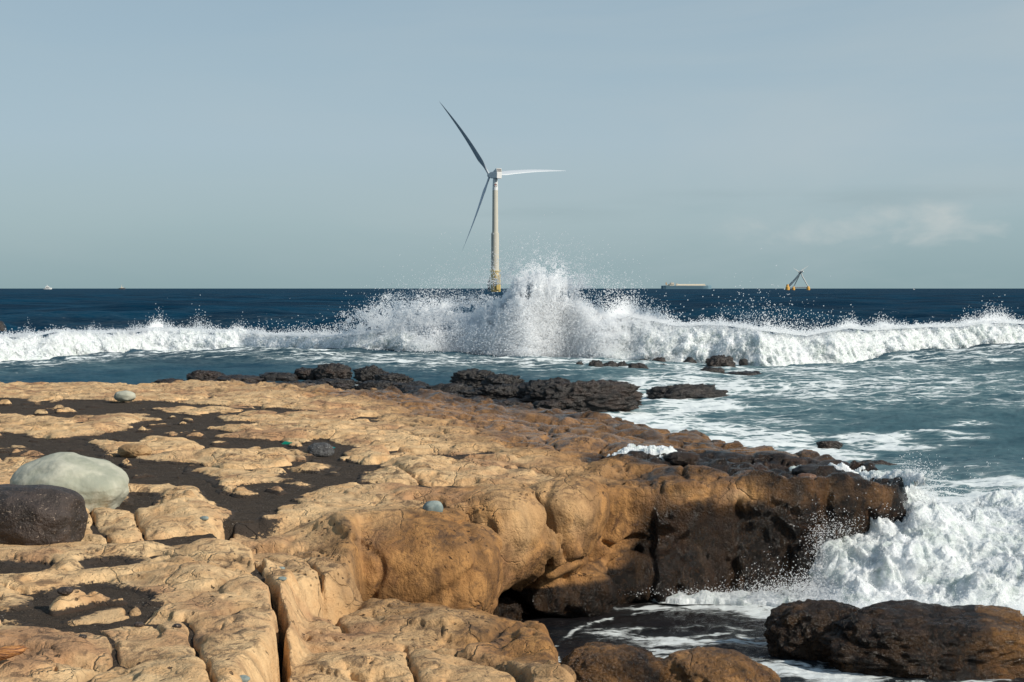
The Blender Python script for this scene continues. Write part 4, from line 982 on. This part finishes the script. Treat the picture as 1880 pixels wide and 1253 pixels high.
Ym = Ym+nm*np.cos(Pm); Zm = Zm+nm*np.sin(Pm)
ii = np.arange(150*60).reshape(150, 60); Fm = np.stack([ii[:-1], ii[1:], np.roll(ii, -1, 1)[1:], np.roll(ii, -1, 1)[:-1]], -1).reshape(-1, 4)
mm = bpy.data.materials.new('mist'); mm.use_nodes = True; mn = mm.node_tree; mn.nodes.remove(mn.nodes['Principled BSDF']); pv_ = mn.nodes.new('ShaderNodeVolumePrincipled')
pv_.inputs['Color'].default_value = (.98, .985, .99, 1); pv_.inputs['Density'].default_value = .6; mn.links.new(pv_.outputs[0], [q for q in mn.nodes if q.type == 'OUTPUT_MATERIAL'][0].inputs['Volume'])
o = link('sea_mist', mesh_np('sea_mist', np.stack([Xm, Ym, Zm], -1).reshape(-1, 3), Fm, mm)); tag(o, 'soft white mist hanging around the burst of the breaking wave', 'mist', kind='stuff')
SC.cycles.volume_bounces = 3
print('wave', sum(map(len, Rr)), round(time.time()-T0, 1))

# ================================================================== SURGE AGAINST THE CLIFF HEAD (right)
ctrl = np.array([ # x, y, z
 [2.45, 12.0, .02], [2.5, 11.75, 0], [2.75, 12.1, .42], [2.9, 12.0, .46], [2.75, 11.7, .22], [3.1, 12.15, .50], [3.3, 12.3, .50], [3.45, 12.55, .62], [3.62, 12.75, .86], [3.55, 12.5, .62], [3.75, 12.9, .62], [3.85, 13.4, .50], [3.7, 13.6, .82], [3.72, 14.2, .74],
 [2.95, 11.5, .16], [2.6, 11.35, .0], [3.0, 11.1, .0], [3.4, 11.4, .20], [3.4, 11.0, .02], [3.8, 11.6, .30], [3.8, 11.05, .04], [4.2, 11.2, .10], [4.2, 11.8, .40], [4.1, 12.4, .42], [4.6, 12.2, .46], [4.6, 11.5, .26], [4.6, 10.9, .0], [4.4, 13.2, .34], [4.9, 13.6, .30], [5.2, 12.6, .45],
 [4.1, 14.2, .30], [4.6, 15.0, .24], [5.2, 15.8, .26], [5.8, 16.4, .24], [5.8, 17.2, .0], [4.9, 16.3, .0], [4.2, 15.4, .0], [6.2, 14, .30], [6.4, 12, .4], [6.4, 10.8, .0], [7.5, 16.5, .2], [7.5, 12, .3], [3.9, 14.9, .05], [3.65, 15.2, .1]])
gx = np.linspace(2.3, 7.2, 620); gy = np.linspace(10.7, 17.3, 620)
GX, GY = np.meshgrid(gx, gy, indexing='ij'); wsum = 0; zsum = 0
for cx, cyy, cz in ctrl:
    w = 1/((((GX-cx)**2+(GY-cyy)**2)**1.4)+.006); wsum = wsum+w; zsum = zsum+w*cz
Hf = zsum/wsum
am = sst(.0, .25, Hf)
wf1 = fbm2(GX*1.1, GY*1.1, 3, 401); 
Xd = GX + .0; Yd = GY - .35*Hf*am
Zd = Hf - .06
q1 = fbm3(Xd*1.7+wf1, Yd*1.7, Zd*2, 3, 411, bil=True); q2 = fbm3(Xd*5, Yd*5+wf1, Zd*5, 4, 415, .6, bil=True); q3 = fbm3(Xd*16, Yd*16, Zd*16, 3, 419, .6, bil=True)
rd = 1-2.2*np.abs(fbm3((Xd+.5*Yd)*2.2+wf1, (Yd-.5*Xd)*6.5, Zd*3, 3, 423, .55))
disp = (.24*q1+.10*q2+.03*q3+.055*rd)*(.15+.85*am)
Zd = Zd+disp; Xd = Xd + .10*fbm3(GX*4, GY*4, Zd*4, 3, 431)*am; Yd = Yd + .12*fbm3(GX*4, GY*4, Zd*4, 3, 433)*am - .25*np.maximum(disp, 0)*am
Fg = grid_faces(620, 620); zf = Zd.ravel(); keep = (zf[Fg] > -.07).any(1)
# keep it out of the rock: only where the cliff outline is outside
dO = sdpoly(GX.astype(np.float32), GY.astype(np.float32), OUT); keep &= (dO.ravel()[Fg] > -.35).any(1)
me = mesh_np('foam_surge', np.stack([Xd, Yd, Zd], -1).reshape(-1, 3), Fg[keep], M_FOAMN)
fs = link('foam_surge', me); tag(fs, 'white churning surge of foam breaking against the head of the cliff', 'wave foam', kind='stuff')
# drops
Pn, Rn = [], []
def drops(c, s, n, rad, up=0.0, sd=.5):
    q = r_.normal(0, 1, (n, 3))*np.array(s)+np.array(c); q[:, 2] += r_.exponential(1, n)*up; q = q[q[:, 2] > .0]; Pn.append(q); Rn.append(np.exp(r_.normal(np.log(rad), sd, len(q))))
drops((2.62, 12.0, .25), (.06, .10, .14), 1500, .005, .08); drops((2.75, 12.0, .5), (.12, .06, .06), 700, .0045, .04); drops((2.5, 11.8, .06), (.10, .10, .03), 1600, .005, .05)
drops((2.65, 11.5, .04), (.14, .10, .02), 1500, .005, .05); drops((3.0, 11.2, .06), (.35, .05, .02), 2600, .005, .04); drops((3.9, 11.0, .06), (.6, .05, .02), 3200, .005, .05)
drops((3.62, 12.75, .9), (.07, .10, .03), 900, .005, .04); drops((3.7, 12.6, .72), (.09, .10, .14), 1800, .005, .02); drops((4.0, 12.4, .6), (.5, .4, .05), 2500, .005, .08); drops((5, 12, .6), (.6, .4, .05), 1500, .005, .08)
drops((1.9, 11.95, .02), (.5, .04, .01), 1300, .004, .018); drops((2.3, 11.85, .04), (.2, .06, .02), 2600, .005, .06)
ix = r_.integers(0, 620*620, 420000); q = np.stack([Xd, Yd, Zd], -1).reshape(-1, 3)[ix]; q = q + r_.normal(0, .013, q.shape); q = q[(q[:, 2] > .02)&(dO.ravel()[ix] > -.1)]; Pn.append(q); Rn.append(np.exp(r_.normal(np.log(.0048), .5, len(q))))
# threads of flung water
for i in range(160):
    j = r_.integers(0, 620*620); b0 = np.array([Xd.ravel()[j], Yd.ravel()[j], Zd.ravel()[j]])
    if b0[2] < .12 or dO.ravel()[j] < 0: continue
    d = r_.normal(0, .45, 3); d[2] = abs(d[2])+.6; ln = r_.gamma(2, .045); m = 60; t = r_.random(m)[:, None]
    q = b0+d*ln*t+np.array([0, 0, -.6])*ln*t*t+r_.normal(0, .003, (m, 3)); Pn.append(q); Rn.append(np.exp(r_.normal(np.log(.0042), .4, m)))
# water thrown over the rim, ribbon along the seaward edge
ed = [(3.58, 13.4), (3.62, 14.2), (3.55, 15.4), (3.3, 16.4)]
points('surge_drops', np.concatenate(Pn), np.concatenate(Rn), M_DROP, 'drops flung from the churning surge at the cliff head', 'spray', .45)

def foam_patch(name, poly, z, thick, label, seed, nn_=140, sc=1.0, mat=M_FOAMN):
    pl = np.array(poly); x0, y0 = pl.min(0); x1, y1 = pl.max(0)
    a, b = np.meshgrid(np.linspace(x0-.1, x1+.1, nn_*2), np.linspace(y0-.1, y1+.1, nn_), indexing='ij')
    d = sdpoly((a+.06*fbm2(a*5, b*5, 3, seed)).astype(np.float32), (b+.06*fbm2(a*5, b*5, 3, seed+2)).astype(np.float32), poly)
    h = thick*np.sqrt(np.clip(-d/(.12*sc), -1, 1).clip(0, 1)); hz = h*(.6+1.1*(fbm2(a*4/sc, b*4/sc, 4, seed+4, .6, bil=True)+.3)) - .03*(d > 0)
    zb = z(a, b) if callable(z) else z
    Fq = grid_faces(*a.shape); kk = (d.ravel()[Fq] < .03).all(1)
    o = link(name, mesh_np(name, np.stack([a, b, zb+hz], -1).reshape(-1, 3), Fq[kk], mat)); tag(o, label, 'foam', kind='stuff'); return o
def topv(a, b):
    i = np.clip(((a/b-u0)/(u1-u0)*(NU_-1)), 0, nx-1).astype(int); j = np.clip((np.log(b)-np.log(4.3))/KY, 0, ny-1).astype(int)
    return H[i, j]
foam_patch('foam_patch', plan([(1112,826),(1160,816),(1200,815),(1235,822),(1270,836),(1220,842),(1170,838)], .88), lambda a, b: np.maximum(topv(a, b), .78), .04, 'bright white foam patch washed into a hollow of the rock', 501)
foam_patch('foam_ribbon', plan([(1450,846),(1500,848),(1560,862),(1610,872),(1680,885),(1700,905),(1665,900),(1640,885),(1580,876),(1500,862),(1440,852)], .80), lambda a, b: np.maximum(topv(a, b), .60), .05, 'white foam trickling along the seaward rim of the cliff head', 511)
foam_patch('foam_fringe', [(1.25, 11.95), (1.8, 11.9), (2.3, 11.72), (2.7, 11.6), (2.7, 12.1), (2.2, 12.12), (1.6, 12.15), (1.2, 12.08)], -.03, .05, 'white fringe of foam along the foot of the wet cliff', 521)
0 and foam_patch('foam_crest', plan([(1240,735),(1290,724),(1330,728),(1345,738),(1290,745),(1240,744)], .05), .0, .10, 'small white surge below the long low black rock', 531, sc=2.0, mat=M_FOAM)
0 and foam_patch('foam_crest', plan([(1570,798),(1640,786),(1680,792),(1700,800),(1640,808),(1560,812)], .05), .02, .11, 'small white crest in the right bay', 541, sc=2.0, mat=M_FOAM)
0 and foam_patch('foam_crest', plan([(1720,776),(1760,768),(1800,772),(1792,782),(1780,776),(1740,782)], .05), .02, .09, 'thin curled crest at the right of the bay', 551, sc=1.5, mat=M_FOAM)
print('surge', round(time.time()-T0, 1))

# ================================================================== WIND TURBINE
M_WHITE = simple('turbine_white', (.62, .63, .62), .45); M_CONC = simple('concrete_tower', (.47, .45, .38), .8, var=.08, scale=.15); M_YEL = simple('safety_yellow', (.62, .46, .15), .6)
M_DKM = simple('dark_metal', (.03, .035, .04), .5); M_RED = simple('red_paint', (.35, .10, .08), .5); M_GREYW = simple('pale_grey_paint', (.5, .5, .48), .5); M_BLADE = simple('blade_grey', (.42, .46, .50), .4)
DT = 1150.0; sT = DT/FPX
def tp(px, py, dy=0.0): p = atY(px, py, DT); return Vector((p.x, DT+dy, p.z))
c0 = tp(909, 530); TX = c0.x
turb = empty('wind_turbine', (TX, DT, 0)); tag(turb, 'tall three bladed wind turbine on a concrete tower in the sea behind the splash', 'wind turbine')
def zt_(py): return atY(909, py, DT).z
def loc(v): return Vector(v)-Vector((TX, DT, 0))
z_ = {p: zt_(p) for p in (536, 499, 428, 350, 328)}
m = MB(); m.tube([(0, 0, -4), (0, 0, z_[499]), (0, 0, z_[428]-1.2), (0, 0, z_[428]), ], [3.35, 3.2, 3.1, 3.1], 40); m.build('lower_tower', M_CONC, turb, True)
m = MB(); m.tube([(.1, 0, z_[428]), (.1, 0, z_[350])], [2.45, 2.2], 40); m.build('upper_tower', M_CONC, turb, True)
m = MB(); m.tube([(.15, 0, z_[350]), (.15, 0, z_[328]+.6)], [2.25, 1.85], 40); wt = m.build('tower_top', M_WHITE, turb, True)
# round emblem on the tower top: ring and inner disc wrapped on the front
zc = zt_(341)
def on_tower(a, zz): r = 2.14; return Vector((.15+r*math.sin(a), -r*math.cos(a), zz))
def ring(r0, r1, col, name, push, seg=28, a0=0.0, dzc=0.0, da=0.0):
    m = MB(); vs = []; fs = []
    for i in range(seg+1):
        t = i/seg*2*math.pi
        for r in (r0, r1):
            aa = (math.cos(t)*r)/2.14+.12+da; q = on_tower(aa, zc+dzc+math.sin(t)*r); q += Vector((math.sin(aa), -math.cos(aa), 0))*push; vs.append(q)
    for i in range(seg): fs.append((2*i, 2*i+1, 2*i+3, 2*i+2))
    m.add(vs, fs); m.build(name, col, wt)
ring(1.05, 1.45, M_DKM, 'emblem_ring', .03); ring(.0, .55, M_RED, 'emblem_centre', .05, 20, 0, .35)
# yellow landing platform, ladders and fenders
m = MB(); m.tube([(0, 0, -2), (0, 0, z_[499]+.2)], [3.55, 3.45], 40); tpz = m.build('transition_piece', M_YEL, turb, True)
m = MB(); m.tube([(0, 0, z_[499]), (0, 0, z_[499]+.5)], [4.3, 4.3], 32)
for i in range(16):
    a = i/16*2*math.pi; m.tube([(4.2*math.cos(a), 4.2*math.sin(a), z_[499]+.5), (4.2*math.cos(a), 4.2*math.sin(a), z_[499]+1.7)], .08, 6)
m.build('platform', M_YEL, turb)
m = MB()
for xx in (-1.6, -.3, .9): m.tube([(xx, -4.0, -1), (xx, -4.0, z_[499]-1)], .16, 8)
for i in range(12): m.tube([(-1.6, -4.0, .5+i*1.05), (-.3, -4.0, .5+i*1.05)], .11, 6)
m.build('ladder', M_DKM, turb)
m = MB(); m.box((2.6, -3.4, 6.2), (1.3, .7, 4.6)); m.tube([(4.0, -2.4, 0), (4.0, -2.4, z_[499]-2)], .45, 12); m.build('fender', M_YEL, turb)
m = MB()
for q, h_ in ((-4.6, 8.5), (-5.4, 6.0), (-4.9, 3.2)): m.box((q, -1.0, h_), (.8, 1.1, 1.1))
m.tube([(-5.6, -1, 0), (-5.6, -1, 10)], .25, 8); m.tube([(-4.2, -1.6, 0), (-4.2, -1.6, 13)], .25, 8)
m.build('access_frame', M_DKM, turb)
# nacelle: long axis points left and away
ya = R(32); ax = Vector((-math.sin(ya), math.cos(ya), .07)).normalized(); sd_ = ax.cross(Vector((0, 0, 1))).normalized()*1.0; up_ = sd_.cross(ax)
NC = Vector((.3, 0, zt_(322)))
Mx = Matrix((sd_, ax, up_)).transposed()
def nac(pts): return [NC+Mx @ Vector(p) for p in pts]
m = MB(); hs = [(-6.2, 2.25, 2.5), (-5.8, 2.5, 2.75), (3.0, 2.5, 2.7), (6.0, 2.1, 2.3), (7.4, 1.6, 1.8)]
vs = []; fs = []
for yq, w_, h_ in hs:
    c_ = .55
    for a, b in ((-w_+c_, -h_), (w_-c_, -h_), (w_, -h_+c_), (w_, h_-c_), (w_-c_, h_), (-w_+c_, h_), (-w_, h_-c_), (-w_, -h_+c_)): vs.append((a, yq, b))
for i in range(len(hs)-1):
    for t in range(8): fs.append((i*8+t, i*8+(t+1) % 8, (i+1)*8+(t+1) % 8, (i+1)*8+t))
fs += [tuple(range(8)), tuple(range(32, 40))]
m.add(nac(vs), fs); nb = m.build('nacelle', M_WHITE, turb)
m = MB(); m.add(nac([(-2.3, -6.0, 2.7), (2.3, -6.0, 2.7), (2.3, -5.2, 5.4), (-2.3, -5.2, 5.4), (-2.0, 1.0, 2.7), (2.0, 1.0, 2.7), (2.2, -4.2, 5.5), (-2.2, -4.2, 5.5)]), [(0, 1, 2, 3), (1, 5, 6, 2), (4, 0, 3, 7), (3, 2, 6, 7), (5, 4, 7, 6)]); cs = m.build('cooler_housing', M_WHITE, nb)
m = MB(); m.add(nac([(-2.05, -6.12, 2.85), (2.05, -6.12, 2.85), (2.05, -5.36, 5.25), (-2.05, -5.36, 5.25)]), [(0, 1, 2, 3)]); m.build('cooler_grille', M_DKM, nb)
HB = NC+ax*9.0
m = MB(); m.tube([HB-ax*1.9, HB-ax*1.2, HB+ax*.6, HB+ax*1.8, HB+ax*2.5], [1.75, 2.1, 2.0, 1.3, .25], 28); hub = m.build('hub', M_WHITE, turb, True)
def blade(tip_px, tip_py, dep, bow, chord=6.2, tw0=R(74), flipc=1):
    tipw = tp(tip_px, tip_py, 0)-Vector((TX, DT, 0)); tip = Vector((tipw.x, HB.y+dep, tipw.z)); d = tip-HB; Ln = d.length; dn = d.normalized()
    ch0 = dn.cross(ax).normalized(); NSg = 40; vs = []; fs = []; nn_ = 14
    for i in range(NSg):
        t = i/(NSg-1)
        ch = (2.0 if t < .04 else 2.0+(chord-2.0)*sst(.04, .20, t)) if t < .20 else chord*(1-(t-.20)/.80)**.85*.93+.12+.3*(1-t)
        ch = float(ch); th = 2.0*(1-sst(.03, .20, t))+ch*.20*(sst(.03, .20, t)) ; th = float(max(th*(1-.3*t), .07))
        tw = tw0+R(8)*(1-t)
        c1 = (ch0*math.cos(tw)+ax*math.sin(tw)*flipc); n1 = dn.cross(c1).normalized()
        ctr = HB+d*(.02+.98*t)+Vector(bow)*math.sin(math.pi*min(t, 1))*1.0
        for q in range(nn_):
            a = q/nn_*2*math.pi; vs.append(ctr+c1*(math.cos(a)*ch/2+ch*.12*float(sst(.04, .2, t)))+n1*math.sin(a)*th/2*(1 if math.sin(a) > 0 else .6))
    for i in range(NSg-1):
        for q in range(nn_): fs.append((i*nn_+q, i*nn_+(q+1) % nn_, (i+1)*nn_+(q+1) % nn_, (i+1)*nn_+q))
    fs += [tuple(range(nn_)), tuple(range((NSg-1)*nn_, NSg*nn_))]
    m = MB(); m.add(vs, fs); return m.build('blade', M_BLADE, turb, True)
blade(807, 188, -13, (1.3, 0, 1.0)); blade(1043, 306, 35, (0, 0, 1.3), tw0=R(52)); blade(848, 464, -15, (.8, 0, -.3))

# ================================================================== FLOATING TURBINE
DF = 2300.0; sF = DF/FPX
def fp(px, py, dy=0.0): p = atY(px, py, DF); return Vector((p.x, DF+dy, p.z))
FO = Vector((fp(1465, 530).x, DF, 0))
fl = empty('floating_wind_turbine', FO); tag(fl, 'small floating wind turbine with one leaning leg and yellow floats on the horizon', 'wind turbine')
def fq(px, py, dy=0): return fp(px, py, dy)-FO
M_FY = simple('float_orange_yellow', (.62, .34, .07), .55); M_LEG = simple('leg_steel', (.10, .14, .17), .5)
for px_f, hw, top in ((1446, 3.8, 522.5), (1458.5, 3.0, 526.5), (1484, 3.2, 526)):
    c = fq(px_f, 531, 0); r0 = hw*sF; m = MB(); zt2 = fq(px_f, top).z
    yo = 0 if px_f != 1458.5 else 8
    m.tube([(c.x, yo, -2), (c.x, yo, zt2*.55), (c.x, yo, zt2*.62), (c.x, yo, zt2)], [r0, r0, r0*.75, r0*.6], 20); m.build('float', M_FY, fl, True)
hubp = fq(1470.5, 500)
m = MB(); m.tube([fq(1447, 527), (hubp+fq(1447, 527))*.5+Vector((.5, 0, -.6)), hubp], [2.0, 1.6, 1.1], 16); m.build('leaning_leg', M_LEG, fl, True)
m = MB(); m.tube([fq(1459, 527, 8), hubp], [.8, .6], 10); m.build('strut', M_GREYW, fl, True)
m = MB(); m.tube([fq(1484, 527), fq(1473, 508), hubp], [.8, .9, .7], 10); m.build('strut', M_GREYW, fl, True)
m = MB(); m.tube([fq(1459, 528, 8), fq(1484, 528)], .9, 10); m.build('beam', M_GREYW, fl, True)
m = MB(); m.tube([fq(1447, 528.5), fq(1459, 528.5, 8)], .7, 10); m.build('beam', M_LEG, fl, True)
m = MB(); m.tube([hubp+Vector((-3, 2, 0)), hubp+Vector((-1, 0, .4)), hubp+Vector((3, -3, 1.2))], [1.1, 1.6, 1.3], 14); m.build('nacelle', M_GREYW, fl, True)
for tx, ty in ((1457.5, 492), (1486, 488), (1474, 520)):
    m = MB(); a = hubp+Vector((-2.5, 3, .3)); b = fq(tx, ty, 6) if ty < 510 else fq(1468, 512, 9); m.tube([a, a+(b-a)*.3, b], [.8, .75, .15], 8, sq=.5); m.build('blade', M_GREYW, fl, True)

# ================================================================== SHIPS
DS = 6500.0; sS = DS/FPX
def hull(profile, beam, name, mat, parent):
    # profile: list of (x, deck z, keel z, half beam factor)
    vs = []; fs = []
    for x, zd, zk, b in profile:
        bb = beam*b; vs += [(x, -bb, zd), (x, -bb*.75, zk), (x, bb*.75, zk), (x, bb, zd)]
    for i in range(len(profile)-1):
        a = i*4; fs += [(a, a+4, a+5, a+1), (a+1, a+5, a+6, a+2), (a+2, a+6, a+7, a+3), (a+3, a+7, a+4, a)]
    fs += [(0, 1, 2, 3), tuple(range(len(profile)*4-1, len(profile)*4-5, -1))]
    m = MB(); m.add(vs, fs); return m.build(name, mat, parent)
p0 = atY(1260, 530, DS); SO = Vector((p0.x, DS, 0)); ship = empty('cargo_ship', SO); tag(ship, 'long teal hulled tanker with pale deck on the horizon left of the floating turbine', 'ship')
def sx_(px): return (px-1260)*sS
def sz_(py): return (531-py)*sS
M_TEAL = simple('teal_hull', (.13, .23, .29), .6); M_CREAM = simple('cream_superstructure', (.62, .55, .44), .6); M_ORG = simple('funnel_orange', (.5, .28, .12), .6)
hull([(sx_(1214), sz_(525), -2, .35), (sx_(1217), sz_(524.8), -4, .8), (sx_(1222), sz_(524.5), -4, 1), (sx_(1226), sz_(524.8), -4, 1), (sx_(1290), sz_(525.3), -4, 1), (sx_(1299), sz_(524.6), -4, .8), (sx_(1303), sz_(524.3), -4, .35), (sx_(1306), sz_(524), 0, .02)], 18, 'hull', M_TEAL, ship)
m = MB(); m.box((sx_(1268), 0, sz_(524.2)), (sx_(1295)-sx_(1268), 12, 2.2)); m.tube([(sx_(1243), 0, sz_(523)), (sx_(1294), 0, sz_(522.8))], 2.4, 10); m.build('deck', M_CREAM, ship)
m = MB(); m.box((sx_(1233), 0, sz_(523)), (10, 14, 5)); m.box((sx_(1234), 0, sz_(521)), (6.5, 16, 4.5)); m.box((sx_(1243), 0, sz_(523)), (4, 10, 5)); m.box((sx_(1226), 0, sz_(523.5)), (5, 8, 3)); m.build('superstructure', M_CREAM, ship)
m = MB(); m.box((sx_(1223), 0, sz_(521)), (2.6, 4, 5), taper=.8); m.build('funnel', M_ORG, ship)
m = MB(); m.tube([(sx_(1232.5), 0, sz_(520)), (sx_(1232.5), 0, sz_(517))], [.8, .5], 6); m.build('mast', M_GREYW, ship); m = MB(); m.tube([(sx_(1222.5), 0, sz_(520)), (sx_(1222.5), 0, sz_(518.5))], [.8, .5], 6); m.build('mast', M_GREYW, ship)
# small boats on the left
DB = 4200.0; sB = DB/FPX
def boat(pxc, length_px, lab, white=True):
    p = atY(pxc, 530, DB); O = Vector((p.x, DB, 0)); b = empty('motor_yacht' if white else 'fishing_boat', O); tag(b, lab, 'boat'); Lh = length_px*sB/2
    mh = M_WHITE if white else simple('dark_hull', (.06, .06, .07), .6)
    hull([(-Lh, 3.2, -1, .6), (-Lh*.5, 3.4, -1.5, 1), (Lh*.4, 3.6, -1.5, .95), (Lh*.8, 4.2, -1, .45), (Lh, 4.8, 1, .03)], Lh*.32, 'hull', mh, b)
    if white:
        m = MB(); m.box((-Lh*.05, 0, 5.0), (Lh*.62, Lh*.22, 1.7), taper=.8); m.box((-Lh*.15, 0, 8.0), (Lh*.4, Lh*.18, 1.5), taper=.75); m.build('cabin', M_WHITE, b)
        m = MB(); m.tube([(-Lh*.15, 0, 9.3), (-Lh*.2, 0, 14)], [.9, .35], 8); m.box((-Lh*.18, 0, 10.5), (.8, 2.2, .25)); m.build('mast', M_WHITE, b)
        m = MB(); m.box((Lh*.0, -Lh*.222, 5.3), (Lh*.45, .08, .55)); m.build('window', M_DKM, b)
    else:
        m = MB(); m.box((-Lh*.1, 0, 4.6), (Lh*.25, Lh*.2, 2.2), taper=.85); m.build('cabin', M_CREAM, b)
        m = MB(); m.tube([(-Lh*.1, 0, 6), (-Lh*.1, 0, 13.5)], [.7, .35], 8); m.build('mast', M_CREAM, b); m = MB(); m.tube([(Lh*.5, 0, 4), (Lh*.5, 0, 8)], [.5, .3], 8); m.build('mast', M_CREAM, b)
boat(88, 15, 'small white motor yacht far out on the horizon at the left'); boat(224, 12, 'small dark boat with a pale mast on the horizon right of the white yacht', False)
p = atY(1678, 530, 3000); b = empty('sailing_boat', Vector((p.x, 3000, 0))); tag(b, 'tiny sailing boat on the horizon right of the floating turbine', 'boat')
hull([(-1.6, .8, -.3, .7), (0, .8, -.4, 1), (1.4, .9, -.3, .5), (2.0, 1.0, .2, .03)], .6, 'hull', M_WHITE, b)
m = MB(); m.add([(0.1, 0, 1.2), (-1.5, .15, 1.3), (0.05, 0, 5.2), (0.1, .05, 1.2), (-1.5, .2, 1.3), (.05, .05, 5.2)], [(0, 1, 2), (5, 4, 3), (0, 3, 4, 1), (1, 4, 5, 2), (2, 5, 3, 0)]); m.build('sail', M_WHITE, b)
m = MB(); m.tube([(.2, 0, .8), (.2, 0, 5.4)], .07, 6); m.build('mast', M_GREYW, b)
print('done', round(time.time()-T0, 1))
